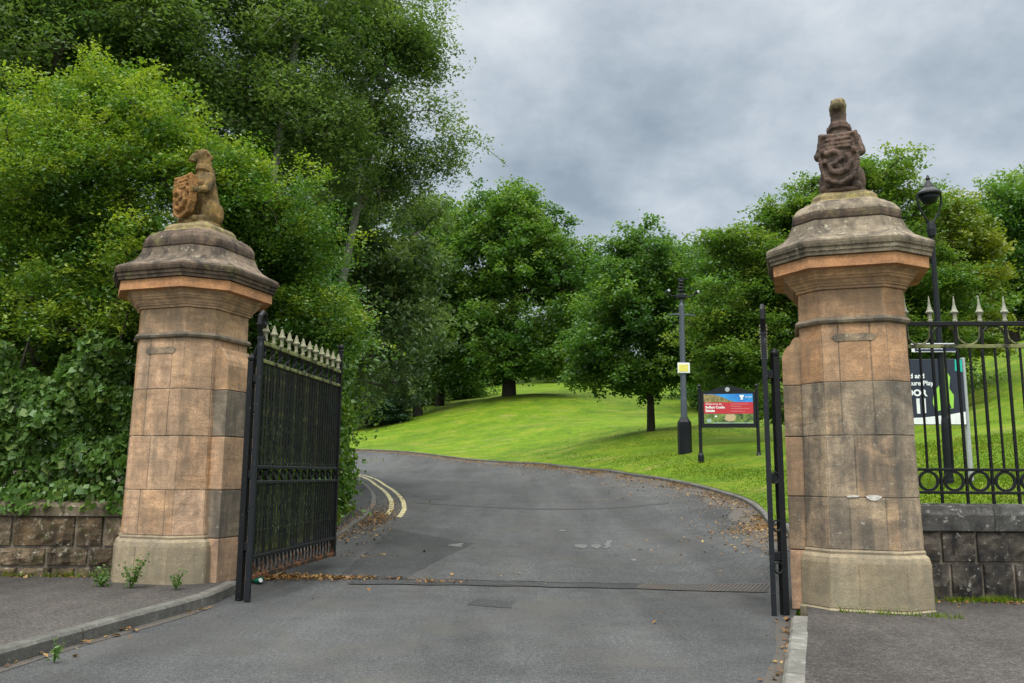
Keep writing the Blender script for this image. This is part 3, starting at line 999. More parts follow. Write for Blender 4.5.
def make_wall(name, label, x0, x1, yf, zc, courses, ztop, mat, cmat, seed, depth=0.5, lens=(0.28, 0.85), ang=0.0, org=(0, 0)):
    root = thing(name, label, 'wall', (org[0], org[1], 0), ang)
    rr = random.Random(seed)
    mb = MB()
    mb.box(((x0 + x1) / 2, yf + depth / 2 + 0.01, zc / 2 - 0.1), (x1 - x0, depth, zc + 0.2 - 0.004), 1, 0.5)
    for (z0, z1) in courses:
        x = x0
        while x < x1 - 0.05:
            L = rr.uniform(*lens)
            xe = min(x + L, x1)
            if x1 - xe < 0.15: xe = x1
            block_face(mb, (x, yf, z0), (xe, yf, z0), (xe, yf, z1), (x, yf, z1), 0.02, 0.012, rr.random(), 0, nu=7, nv=5, pillow=0.03, seed=rr.random() * 50, edge=0.012)
            x = xe
    mb.build('masonry', [mat, M['mortar']], root)
    mb = MB()
    x = x0
    while x < x1 - 0.05:
        xe = min(x + rr.uniform(0.9, 1.5), x1)
        y0, y1 = yf - 0.06, yf + depth + 0.06
        nn = 10
        rows = []
        for k in range(nn + 1):
            xx = x + 0.004 + (xe - x - 0.008) * k / nn
            j = lambda s: 0.012 * mnoise.noise(Vector((xx * 3, s * 7.1, seed)))
            rows.append([(xx, y0 + j(1), zc), (xx, y0 - 0.01 + j(2), zc + (ztop - zc) * 0.6), (xx, y0 + 0.03 + j(3), ztop - 0.015 + j(4)), (xx, y0 + 0.2, ztop + 0.01 + j(5)), (xx, y1, ztop), (xx, y1, zc)])
        m = 6
        vs = [p for r in rows for p in r]
        fs = []
        for k in range(nn):
            for i in range(m):
                i2 = (i + 1) % m
                fs.append((k * m + i, k * m + i2, (k + 1) * m + i2, (k + 1) * m + i)[::-1])
        fs.append(tuple(range(m)))
        fs.append(tuple(nn * m + i for i in range(m))[::-1])
        mb.add(vs, fs, 0, rr.random())
        x = xe
    mb.build('coping', cmat, root)
    return root


make_wall('boundary_wall', 'low rubble wall with pale coping under the ivy hedge', -16.0, -5.0, 11.55, 0.90, [(0.1, 0.24), (0.24, 0.49), (0.49, 0.90)], 1.09, M['wall_stone'], M['coping'], 4)
make_wall('boundary_wall', 'soot blackened stone wall carrying the spiked railings', 4.72, 14.0, 10.38, 0.86, [(0.03, 0.48), (0.48, 0.86)], 1.16, M['wall_dark'], M['coping_dark'], 7, lens=(0.35, 0.8))


# ------------------------------------------------------------------ statues
def capsule(bm, p, q, r0, r1, n=6):
    p, q = Vector(p), Vector(q)
    for i in range(n + 1):
        t = i / n
        c = p.lerp(q, t)
        r = r0 + (r1 - r0) * t
        bmesh.ops.create_icosphere(bm, subdivisions=2, radius=r, matrix=Matrix.Translation(c))


def ellip(bm, c, r, rot=None):
    m = Matrix.Translation(c)
    if rot: m = m @ rot.to_4x4()
    m = m @ Matrix.Diagonal((*r, 1))
    bmesh.ops.create_icosphere(bm, subdivisions=3, radius=1, matrix=m)


def remeshed(name, bm, mat, parent, voxel=0.016, disp=0.02, seed=0, mats=None):
    me = bpy.data.meshes.new(name)
    bm.to_mesh(me)
    bm.free()
    tmp = bpy.data.objects.new('tmp', me)
    COL.objects.link(tmp)
    md = tmp.modifiers.new('r', 'REMESH')
    md.mode = 'VOXEL'
    md.voxel_size = voxel
    sm = tmp.modifiers.new('s', 'SMOOTH')
    sm.factor = 0.5
    sm.iterations = 1
    dg = bpy.context.evaluated_depsgraph_get()
    out = bpy.data.meshes.new_from_object(tmp.evaluated_get(dg))
    bpy.data.objects.remove(tmp)
    for v in out.vertices:
        p = v.co
        v.co = p + v.normal * (disp * (0.45 * mnoise.noise(p * 9 + Vector((seed, 0, 0))) + 0.35 * mnoise.noise(p * 24) - 0.5 * max(0.0, 0.25 - abs(mnoise.noise(p * 15 + Vector((3, seed, 0))))) + 0.2 * mnoise.noise(p * 55)))
    out.materials.clear()
    for m in (mats or [mat]): out.materials.append(m)
    out.polygons.foreach_set('use_smooth', np.ones(len(out.polygons), bool))
    a = out.attributes.new('tint', 'FLOAT', 'FACE')
    a.data.foreach_set('value', np.full(len(out.polygons), 0.5, np.float32))
    return link_mesh(name, out, parent)


def make_statue(label, loc, rz, mbody, mshield, mhead, turn, worn, seed):
    root = thing('heraldic_statue', label, 'statue', loc, rz)
    bm = bmesh.new()
    for s in (-1, 1):
        ellip(bm, (s * 0.16, 0.08, 0.2), (0.11, 0.2, 0.2))            # haunch
        capsule(bm, (s * 0.17, -0.02, 0.1), (s * 0.18, -0.24, 0.06), 0.07, 0.055)   # hind foot
        capsule(bm, (s * 0.16, 0.0, 0.68), (s * 0.235, -0.1, 0.5), 0.09, 0.065)     # upper arm
        capsule(bm, (s * 0.235, -0.1, 0.5), (s * 0.19, -0.25, 0.46), 0.06, 0.05)  # fore arm
        ellip(bm, (s * 0.19, -0.3, 0.46), (0.06, 0.06, 0.055))
        for k in range(3):
            capsule(bm, (s * (0.15 + 0.04 * k), -0.33, 0.47), (s * (0.15 + 0.04 * k), -0.35, 0.42), 0.024, 0.018, 2)
    capsule(bm, (0, 0.1, 0.2), (0, 0.02, 0.68), 0.22, 0.165, 8)
    ellip(bm, (0, -0.04, 0.6), (0.175, 0.15, 0.18))
    capsule(bm, (0, 0.02, 0.7), (0, 0.0, 0.9), 0.145, 0.105, 5)
    # mane / collar rolls
    for zc, rr_ in ((0.8, 0.135), (0.84, 0.128)):
        for k in range(18):
            a = 2 * math.pi * k / 18
            bmesh.ops.create_icosphere(bm, subdivisions=1, radius=0.024, matrix=Matrix.Translation((rr_ * math.cos(a), 0.01 + rr_ * math.sin(a), zc - 0.03 * math.sin(a))))
    # head with muzzle, brow and ears
    hz = 1.05 if worn else 1.0
    capsule(bm, (0, 0.0, 0.86), (0, -0.01, hz), 0.12 if not worn else 0.1, 0.1, 4)
    ct, st_ = math.cos(turn), math.sin(turn)
    def hd(x, y, z): return (x * ct - y * st_, x * st_ + y * ct - 0.02, z)
    ellip(bm, hd(0, 0.0, hz + 0.03), (0.1, 0.11, 0.1))
    if worn:
        capsule(bm, hd(0, -0.06, hz + 0.04), hd(0, -0.11, hz + 0.03), 0.085, 0.07, 3)
        ellip(bm, hd(0, 0, hz + 0.1), (0.09, 0.09, 0.05))
    else:
        capsule(bm, hd(0, -0.07, hz + 0.03), hd(0, -0.17, hz + 0.01), 0.078, 0.05, 5)
        capsule(bm, hd(0, -0.17, hz + 0.01), hd(0, -0.21, hz - 0.02), 0.045, 0.032, 3)
        ellip(bm, hd(0, -0.14, hz - 0.045), (0.04, 0.07, 0.02))
    for s in (-1, 1):
        ellip(bm, hd(s * 0.05, -0.09, hz + 0.085), (0.03, 0.035, 0.02))
        capsule(bm, hd(s * 0.075, 0.05, hz + 0.08), hd(s * 0.085, 0.1, hz + 0.03), 0.03, 0.018, 2)
    # tail curled round the back
    capsule(bm, (0.05, 0.26, 0.06), (0.1, 0.27, 0.25), 0.05, 0.045, 4)
    capsule(bm, (0.1, 0.27, 0.25), (0.03, 0.2, 0.45), 0.045, 0.05, 4)
    ellip(bm, (0, 0.0, 0.02), (0.31, 0.34, 0.06))
    body = remeshed('body', bm, mbody, root, 0.013, 0.017, seed, [mbody, mhead])
    if mhead is not mbody:
        mi = np.zeros(len(body.data.polygons), np.int32)
        for p in body.data.polygons:
            if p.center.z > 1.04 + 0.05 * mnoise.noise(p.center * 12): mi[p.index] = 1
        body.data.polygons.foreach_set('material_index', mi)
    root.scale = (1.0, 1.0, 1.07) if worn else (0.9, 0.9, 1.02)
    # shield held in front
    bm = bmesh.new()
    out = [(-0.21, 0.66), (-0.1, 0.635), (0.1, 0.635), (0.21, 0.66), (0.225, 0.5), (0.215, 0.3), (0.16, 0.15), (0.0, 0.08), (-0.16, 0.15), (-0.215, 0.3), (-0.225, 0.5)]
    vf, vb = [], []
    for (x, z) in out:
        y = -0.36 + 0.45 * x * x
        vf.append(bm.verts.new((x, y, z)))
        vb.append(bm.verts.new((x * 0.98, y + 0.1, z)))
    cf = bm.verts.new((0, -0.395, 0.4))
    cb = bm.verts.new((0, -0.27, 0.4))
    n = len(out)
    for i in range(n):
        j = (i + 1) % n
        bm.faces.new((vf[j], vf[i], cf))
        bm.faces.new((vb[i], vb[j], cb))
        bm.faces.new((vf[i], vf[j], vb[j], vb[i]))
    bmesh.ops.recalc_face_normals(bm, faces=bm.faces)
    # carved relief: crown bars on top, scrolling beast below, rim
    for k in range(n):
        a, b = out[k], out[(k + 1) % n]
        capsule(bm, (a[0] * 0.95, -0.37 + 0.45 * a[0] ** 2, a[1] - 0.01), (b[0] * 0.95, -0.37 + 0.45 * b[0] ** 2, b[1] - 0.01), 0.028, 0.028, 5)
    for (z, w) in ((0.58, 0.13), (0.53, 0.15), (0.485, 0.13)):
        capsule(bm, (-w, -0.385, z), (w, -0.385, z), 0.022, 0.022, 8)
    sc = [(-0.13, 0.42), (-0.06, 0.44), (0.02, 0.41), (0.03, 0.35), (-0.03, 0.31), (-0.1, 0.28), (-0.08, 0.21), (0.0, 0.19), (0.08, 0.22), (0.13, 0.3), (0.11, 0.38)]
    for a, b in zip(sc, sc[1:]):
        capsule(bm, (a[0], -0.39, a[1]), (b[0], -0.39, b[1]), 0.034, 0.03, 4)
    for (x, z) in ((-0.15, 0.34), (0.17, 0.44), (0.0, 0.26), (-0.17, 0.46)):
        ellip(bm, (x, -0.38, z), (0.035, 0.03, 0.035))
    remeshed('shield', bm, mshield, root, 0.010, 0.02, seed + 3)
    return root


make_statue('golden lichened stone beast sitting in profile with an orange carved shield', (PIL_L[0], PIL_L[1], 4.845), R(-36), M['statue_gold'], M['shield_orange'], M['statue_gold'], R(-52), False, 1)
make_statue('dark brown worn stone beast facing forward with a yellow lichened head', (PIL_R[0], PIL_R[1], 4.845), R(-25), M['statue_brown'], M['statue_brown'], M['yellow_lichen'], 0, True, 9)


# ------------------------------------------------------------------ iron work
def spike_mesh(h=0.3):
    mb = MB()
    mb.lathe([(0.024, 0.0), (0.03, 0.01), (0.03, 0.03), (0.022, 0.04), (0.026, 0.1), (0.05, 0.125), (0.05, 0.135), (0.034, 0.155), (0.018, 0.22), (0.004, h)], sides=8)
    return mb


def arc(cx, cz, r, a0, a1, n, y=0.0):
    return [(cx + r * math.cos(a0 + (a1 - a0) * i / n), y, cz + r * math.sin(a0 + (a1 - a0) * i / n)) for i in range(n + 1)]


def flat_ring(mb, cx, cz, r, w=0.016, d=0.03, n=18):
    vs, fs = [], []
    for i in range(n):
        a = 2 * math.pi * i / n
        for (rr_, yy) in ((r, -d / 2), (r - w, -d / 2), (r - w, d / 2), (r, d / 2)):
            vs.append((cx + rr_ * math.cos(a), yy, cz + rr_ * math.sin(a)))
    for i in range(n):
        j = (i + 1) % n
        for k in range(4):
            k2 = (k + 1) % 4
            fs.append((i * 4 + k, i * 4 + k2, j * 4 + k2, j * 4 + k))
    mb.add(vs, fs)


def scroll(mb, cx, cz, r, turns, start, r_end, rad, flip=1, n=26):
    pts = []
    for i in range(n + 1):
        t = i / n
        a = start + flip * t * turns * 2 * math.pi
        rr_ = r + (r_end - r) * t
        pts.append((cx + rr_ * math.cos(a), 0, cz + rr_ * math.sin(a)))
    mb.tube(pts, rad, 6)


def make_gate():
    """leaf along local +X from the hinge stile at the origin"""
    Lf = 3.08
    root = thing('gate_leaf', 'x', 'gate', (0, 0, 0))
    mb = MB()
    mb.box((0, 0, 1.56), (0.056, 0.056, 3.12), bev=0.006)
    mb.box((0, 0, 3.1), (0.07, 0.066, 0.04), bev=0.006)
    mb.build('hinge_stile', M['iron_grey'], root)
    mb = MB()
    mb.tube([(0, 0, 3.1), (-0.03, 0, 3.18), (-0.07, 0, 3.26), (-0.05, 0, 3.36), (0.02, 0, 3.42), (0.1, 0, 3.4), (0.13, 0, 3.32), (0.09, 0, 3.26), (0.04, 0, 3.28), (0.04, 0, 3.33)], [0.03, 0.03, 0.032, 0.032, 0.03, 0.028, 0.026, 0.024, 0.022, 0.024], 8)
    mb.build('stile_scroll', M['iron'], root)
    mb = MB()
    mb.tube([(0.0, 0, 3.12), (0.06, 0, 3.14), (0.1, 0, 3.1), (0.08, 0, 3.05)], 0.02, 8)
    mb.build('stile_scroll', M['iron'], root)
    mb = MB()
    mb.box((Lf, 0, 1.80), (0.065, 0.06, 3.14), bev=0.008)
    mb.lathe([(0.04, 3.36), (0.045, 3.38), (0.03, 3.4), (0.05, 3.43), (0.045, 3.46), (0.01, 3.49)], c=(Lf, 0, 0), sides=12)
    mb.build('meeting_stile', M['iron'], root)
    zs = [(0.27, 0.055, 'iron_rust'), (0.50, 0.045, 'iron'), (1.37, 0.04, 'iron_grey'), (1.55, 0.04, 'iron_grey'), (2.83, 0.045, 'iron_lichen'), (3.05, 0.05, 'iron_lichen')]
    for (z, t, mt) in zs:
        mb = MB()
        mb.box((Lf / 2, 0, z), (Lf - 0.08, 0.055, t), bev=0.006)
        mb.build('rail', M[mt], root)
    nb = 31
    first = {}
    for i in range(1, nb):
        x = Lf * i / nb
        mt = 'iron_green' if i in (2, 3, 5, 7, 8, 12, 16, 17, 21) else 'iron'
        key = mt
        if key not in first:
            mb = MB()
            mb.tube([(0, 0, 0.51), (0, 0, 1.36)], 0.0155, 8)
            mb.tube([(0, 0, 1.56), (0, 0, 2.82)], 0.0155, 8)
            o = mb.build('bar', M[mt], root)
            first[key] = o
        else:
            o = first[key].copy()
            COL.objects.link(o)
            o.parent = root
        o.location = (x, 0, 0)
    fo = do = bo = None
    nf = 12
    for i in range(nf):
        x = Lf * (i + 0.55) / nf
        if fo is None:
            fo = spike_mesh(0.25).build('finial', M['finial_dull'], root, smooth=False)
            mb = MB()
            flat_ring(mb, 0, 1.46, 0.07)
            do = mb.build('ring', M['iron'], root)
            mb = MB()
            scroll(mb, 0.0, 2.98, 0.055, 1.3, R(-120), 0.012, 0.011)
            scroll(mb, 0.0, 2.89, 0.05, 1.3, R(60), 0.012, 0.011)
            mb.tube([(-0.1, 0, 2.85), (-0.06, 0, 2.92), (-0.1, 0, 3.03)], 0.01, 6)
            so = mb.build('scroll', M['iron'], root)
            mb = MB()
            mb.tube([(-0.05, 0, 0.3), (-0.03, 0, 0.38), (-0.055, 0, 0.475)], 0.016, 6)
            mb.tube([(0.07, 0, 0.3), (0.09, 0, 0.38), (0.065, 0, 0.475)], 0.016, 6)
            bo = mb.build('foot_panel_bar', M['iron_rust'], root)
        else:
            for s in (fo, do, so, bo):
                c = s.copy()
                COL.objects.link(c)
                c.parent = root
                c.location = (x, 0, 3.075 if s is fo else 0)
        if i == 0:
            fo.location = (x, 0, 3.075)
            for s in (do, so, bo): s.location = (x, 0, 0)
    # hanging ring handle on the meeting stile
    mb = MB()
    mb.tube([(Lf + 0.0, -0.06 + 0.05 * math.cos(a), 1.5 + 0.05 * math.sin(a)) for a in np.linspace(0, 2 * math.pi, 14, endpoint=False)], 0.009, 6, closed=True)
    mb.build('ring_handle', M['iron'], root)
    return root


HL = at(247.5, 597, 10.2)
HRt = at(774, 609, 9.5)
gl = make_gate()
gl['label'] = 'black iron gate leaf with pale spikes standing open in front of the ivy'
gl.location = (HL.x, HL.y, 0.0)
gl.rotation_euler = (0, 0, R(90 - 6.6))
gr = copy_tree(gl)
gr['label'] = 'black iron gate leaf swung fully open and seen edge on beside the weathered pillar'
gr.location = (HRt.x, HRt.y, -0.02)
gr.rotation_euler = (0, 0, R(90 - 16.7))
for g_ in (gl, gr): g_['group'] = 'pair of iron entrance gates'


def make_hinge_post(label, loc, rz, s):
    """fixed iron standard between pillar and leaf; local +X points from the leaf to the pillar"""
    root = thing('gate_post', label, 'gate post', loc, rz)
    mb = MB()
    mb.box((0, 0, 1.42), (0.072, 0.072, 2.84), bev=0.008)
    mb.lathe([(0.05, 2.84), (0.055, 2.87), (0.02, 2.92)], sides=10)
    mb.build('post', M['iron'], root)
    if s == 1:
        mb = MB()
        mb.tube([(-0.12, 0, 3.06), (-0.09, 0, 3.04), (-0.05, 0, 2.97), (-0.02, 0, 2.88), (0.0, 0, 2.78)], 0.026, 8)
        mb.build('scroll', M['iron'], root)
        for k, z in enumerate((0.55, 1.05, 1.75, 2.2, 2.55)):
            mb = MB()
            scroll(mb, -0.07, z, 0.04, 1.1, R(90), 0.012, 0.01, 1)
            mb.build('scroll', M['iron'], root)
    else:
        for z in (0.5, 0.95, 1.47):
            mb = MB()
            mb.tube([(-0.075 + 0.05 * math.cos(a), -0.03, z + 0.06 * math.sin(a)) for a in np.linspace(0, 2 * math.pi, 14, endpoint=False)], 0.011, 6, closed=True)
            mb.build('ring', M['iron'], root)
    for z in (0.62, 1.46, 2.62):
        mb = MB()
        mb.box((-0.07, 0, z), (0.14, 0.05, 0.1), bev=0.01)
        mb.build('hinge', M['iron'], root)
    return root


make_hinge_post('dark iron hinge post with a scrolled top against the clean sandstone pillar', (HL.x - 0.13, HL.y + 0.12, 0), R(165), 1)
make_hinge_post('plain dark iron hinge post against the weathered pillar', (HRt.x + 0.135, HRt.y + 0.06, 0), R(14), 2)


def make_railings():
    x0, x1, ya = 4.98, 9.6, 10.66
    root = thing('railings', 'black spiked iron railings with pale finials on the dark stone wall', 'railings', (x0, ya, 0), R(-3.5))
    Lr = x1 - x0
    for (z, t, mt) in ((1.30, 0.036, 'iron'), (1.58, 0.036, 'iron'), (3.12, 0.046, 'iron_lichen'), (3.41, 0.056, 'iron')):
        mb = MB()
        mb.box((Lr / 2, 0, z), (Lr, 0.045, t), bev=0.005)
        mb.build('rail', M[mt], root)
    sp = 0.307
    n = int(Lr / sp)
    b0 = s0 = f0 = r0 = u0 = v0 = None
    def cpy(o, loc):
        c = o.copy()
        COL.objects.link(c)
        c.parent = root
        c.location = loc
    for i in range(n):
        x = 0.03 + i * sp
        if b0 is None:
            mb = MB(); mb.tube([(0, 0, 1.15), (0, 0, 3.1)], 0.021, 8); mb.tube([(0, 0, 3.14), (0, 0, 3.4)], 0.021, 8)
            b0 = mb.build('bar', M['iron'], root); b0.location = (x, 0, 0)
            mb = MB(); mb.tube([(0, 0, 1.595), (0, 0, 3.1)], 0.016, 8)
            s0 = mb.build('bar', M['iron'], root); s0.location = (x + sp / 2, 0, 0)
            f0 = spike_mesh(0.34).build('finial', M['finial'], root); f0.location = (x, 0, 3.43)
            mb = MB(); flat_ring(mb, 0, 1.44, 0.128, 0.03, 0.03, 24)
            r0 = mb.build('ring', M['iron'], root); r0.location = (x + sp / 2, 0, 0)
            mb = MB(); mb.tube(arc(0, 3.28, 0.135, R(180), R(360), 14), 0.014, 6); mb.tube([(-0.135, 0, 3.28), (-0.14, 0, 3.385)], 0.014, 6); mb.tube([(0.135, 0, 3.28), (0.14, 0, 3.385)], 0.014, 6)
            u0 = mb.build('scroll', M['iron_lichen'], root); u0.location = (x + sp / 2, 0, 0)
            mb = MB(); mb.tube(arc(0, 3.25, 0.135, 0, R(180), 14), 0.014, 6); mb.tube([(-0.135, 0, 3.25), (-0.14, 0, 3.145)], 0.014, 6); mb.tube([(0.135, 0, 3.25), (0.14, 0, 3.145)], 0.014, 6)
            v0 = mb.build('scroll', M['iron_green'], root); v0.location = (x + sp * 1.5, 0, 0)
        else:
            cpy(b0, (x, 0, 0)); cpy(f0, (x, 0, 3.43))
            if i < n - 1:
                cpy(s0, (x + sp / 2, 0, 0)); cpy(r0, (x + sp / 2, 0, 0))
                if i % 2 == 0: cpy(u0, (x + sp / 2, 0, 0))
                elif i > 1: cpy(v0, (x + sp / 2, 0, 0))
    return root


make_railings()

# ------------------------------------------------------------------ drain grating
GA, GB = rd(640, 587.5), rd(768, 590.5)
def make_grating():
    a, b = Vector((*GA, 0)), Vector((*GB, 0))
    L = (b - a).length
    ang = math.atan2(b.y - a.y, b.x - a.x)
    z0 = g1(a.x, a.y)
    root = thing('drain_grating', 'rusty slotted drain grating across the road by the gate', 'drain', (a.x, a.y, z0), ang)
    n = 30
    hw = 0.24
    ca, sa = math.cos(ang), math.sin(ang)
    def pt(x, y, h):
        return (x, y, g1(a.x + x * ca - y * sa, a.y + x * sa + y * ca) - z0 + h)
    ch, bars = MB(), MB()
    for s in (-1, 1):
        fr = MB()
        for i in range(n):
            x0, x1 = L * i / n, L * (i + 1) / n
            y0, y1 = s * hw - 0.014, s * hw + 0.014
            fr.add([pt(x0, y0, 0.014), pt(x1, y0, 0.014), pt(x1, y1, 0.014), pt(x0, y1, 0.014)], [(0, 1, 2, 3)])
        fr.build('edge_bar', M['grate'], root)
    for i in range(n):
        x0, x1 = L * i / n, L * (i + 1) / n
        xm = (x0 + x1) / 2
        for k in range(4):
            ya, yb = -hw + 2 * hw * k / 4, -hw + 2 * hw * (k + 1) / 4
            ch.add([pt(x0, ya, 0.008), pt(x1, ya, 0.008), pt(x1, yb, 0.008), pt(x0, yb, 0.008)], [(0, 1, 2, 3)])
            sa_, sb_ = 0.05 * ya / hw, 0.05 * yb / hw
            bars.add([pt(xm + sa_ - 0.014, ya, 0.012), pt(xm + sa_ + 0.014, ya, 0.012), pt(xm + sb_ + 0.014, yb, 0.012), pt(xm + sb_ - 0.014, yb, 0.012)], [(0, 1, 2, 3)])
    ch.build('channel', M['joint'], root)
    bars.build('grid', M['grate'], root)
make_grating()

# green bottle lying under the gate
pb = rd(262, 584)
root = thing('plastic_bottle', 'green plastic bottle lying under the open iron gate', 'bottle', (pb[0] - 0.1, pb[1] + 0.1, 0.08), R(30))
mb = MB(); mb.lathe([(0.03, -0.16), (0.062, -0.15), (0.065, -0.05), (0.058, 0.0), (0.065, 0.05), (0.06, 0.1), (0.03, 0.16), (0.02, 0.19)], sides=14)
o = mb.build('body', M['green_plastic'], root, smooth=True); o.rotation_euler = (R(90), 0, 0)
mb = MB(); mb.lathe([(0.023, 0.185), (0.023, 0.215)], sides=12)
o = mb.build('cap', M['white'], root); o.rotation_euler = (R(90), 0, 0)


# ------------------------------------------------------------------ park furniture
def post_on(x, y): return g1(x, y) + 0.06


# notice board on the lawn
def make_board():
    p = at(730, 461, 31.0)
    z = post_on(p.x, p.y)
    root = thing('notice_board', 'dark framed notice board with arched head and red and blue picture panel on the lawn', 'notice board', (p.x, p.y, z - 0.05), R(-10))
    for s in (-1, 1):
        mb = MB()
        mb.lathe([(0.11, 0), (0.11, 0.22), (0.085, 0.27), (0.062, 0.32), (0.06, 2.55), (0.075, 2.58), (0.075, 2.62), (0.05, 2.64), (0.045, 2.68), (0.085, 2.72), (0.085, 2.75), (0.03, 2.79), (0.01, 2.82)], sides=14)
        o = mb.build('post', M['dark_paint'], root, smooth=False)
        o.location = (s * 1.02, 0, 0)
    mb = MB()
    out = [(-0.96, 1.22), (0.96, 1.22), (0.96, 2.52), (0.7, 2.55), (0.5, 2.62), (0.3, 2.7), (0.12, 2.74), (-0.12, 2.74), (-0.3, 2.7), (-0.5, 2.62), (-0.7, 2.55), (-0.96, 2.52)]
    mb.prism(out, -0.06, 0.06)
    mb.build('frame', M['dark_paint'], root)
    mb = MB()
    mb.lathe([(0.085, 0), (0.085, 0.012), (0.06, 0.018)], sides=18)
    o = mb.build('emblem', M['grey_metal'], root); o.rotation_euler = (R(90), 0, 0); o.location = (-0.02, -0.061, 2.6)
    pan = MB()
    x0, x1 = -0.87, 0.87
    def q(a, b, z0, z1, mi, y): pan.add([(a, y, z0), (b, y, z0), (b, y, z1), (a, y, z1)], [(0, 1, 2, 3)], mi)
    pan.prism([(x0, 1.36), (x1, 1.36), (x1, 2.44), (x0, 2.44)], -0.072, -0.0605, 0)
    pan.prism([(x0, 2.12), (0.3, 2.12), (0.0, 2.23), (-0.35, 2.38), (-0.5, 2.42), (x0, 2.44)], -0.075, -0.0725, 1)
    pan.prism([(x0, 1.72), (x1, 1.72), (x1, 2.14), (x0, 2.14)], -0.078, -0.0755, 2)
    pan.prism([(x0, 1.36), (x1, 1.36), (x1, 1.715), (x0, 1.715)], -0.078, -0.0725, 3)
    pan.prism([(-0.15, 1.52), (-0.02, 1.44), (0.2, 1.46), (0.26, 1.6), (0.2, 1.7), (-0.1, 1.7)], -0.082, -0.0785, 4)
    pan.prism([(-0.5, 1.6), (-0.42, 1.59), (-0.4, 1.65), (-0.48, 1.66)], -0.082, -0.0785, 6)
    pan.prism([(x0 + 0.3, 1.375), (x1 - 0.02, 1.375), (x1 - 0.02, 1.4), (x0 + 0.3, 1.4)], -0.082, -0.0785, 5)
    pan.prism([(-0.78, 1.4), (-0.62, 1.4), (-0.62, 1.53), (-0.78, 1.53)], -0.082, -0.0785, 5)
    pan.prism([(0.4, 2.4), (0.56, 2.4), (0.55, 2.33), (0.51, 2.3), (0.53, 2.23), (0.43, 2.23), (0.45, 2.3), (0.41, 2.33)], -0.078, -0.0725, 6)
    for k, (w, zz) in enumerate(((0.62, 2.06), (0.36, 1.98), (0.66, 1.9), (0.5, 1.8))):
        pan.prism([(0.08, zz), (0.08 + w, zz), (0.08 + w, zz + 0.018), (0.08, zz + 0.018)], -0.081, -0.0785, 7)
    hill = plain('print_olive', (0.2, 0.17, 0.05), 0.4)
    def printed(name, c0, c1, sc):
        m, nt, out_ = new_mat(name)
        n = noise_tex(nt, sc, 4, 0.7)
        finish(nt, out_, ramp(nt, [(0.38, c0), (0.62, c1)], n.outputs['Fac']).outputs[0], 0.35)
        return m
    mats = [printed('print_blue', (0.01, 0.16, 0.55), (0.03, 0.3, 0.75), 1.6), printed('print_hill', (0.1, 0.1, 0.03), (0.34, 0.26, 0.1), 9), plain('print_red', (0.5, 0.03, 0.045), 0.4),
            printed('print_garden', (0.015, 0.04, 0.02), (0.2, 0.3, 0.05), 7), plain('print_tan', (0.52, 0.38, 0.22), 0.4), plain('print_pale', (0.32, 0.45, 0.4), 0.4), M['white'], plain('print_pink', (0.62, 0.22, 0.24), 0.4)]
    pan.build('picture_panel', mats, root)
    text_part('Welcome to', M['white'], 0.115, root, (-0.82, -0.081, 2.04))
    text_part('Belfast Castle', M['white'], 0.125, root, (-0.82, -0.081, 1.915), bold=0.004)
    text_part('Estate', M['white'], 0.135, root, (-0.82, -0.081, 1.79), bold=0.006)
    text_part('Belfast', M['white'], 0.09, root, (0.6, -0.081, 2.3))
    return root


make_board()


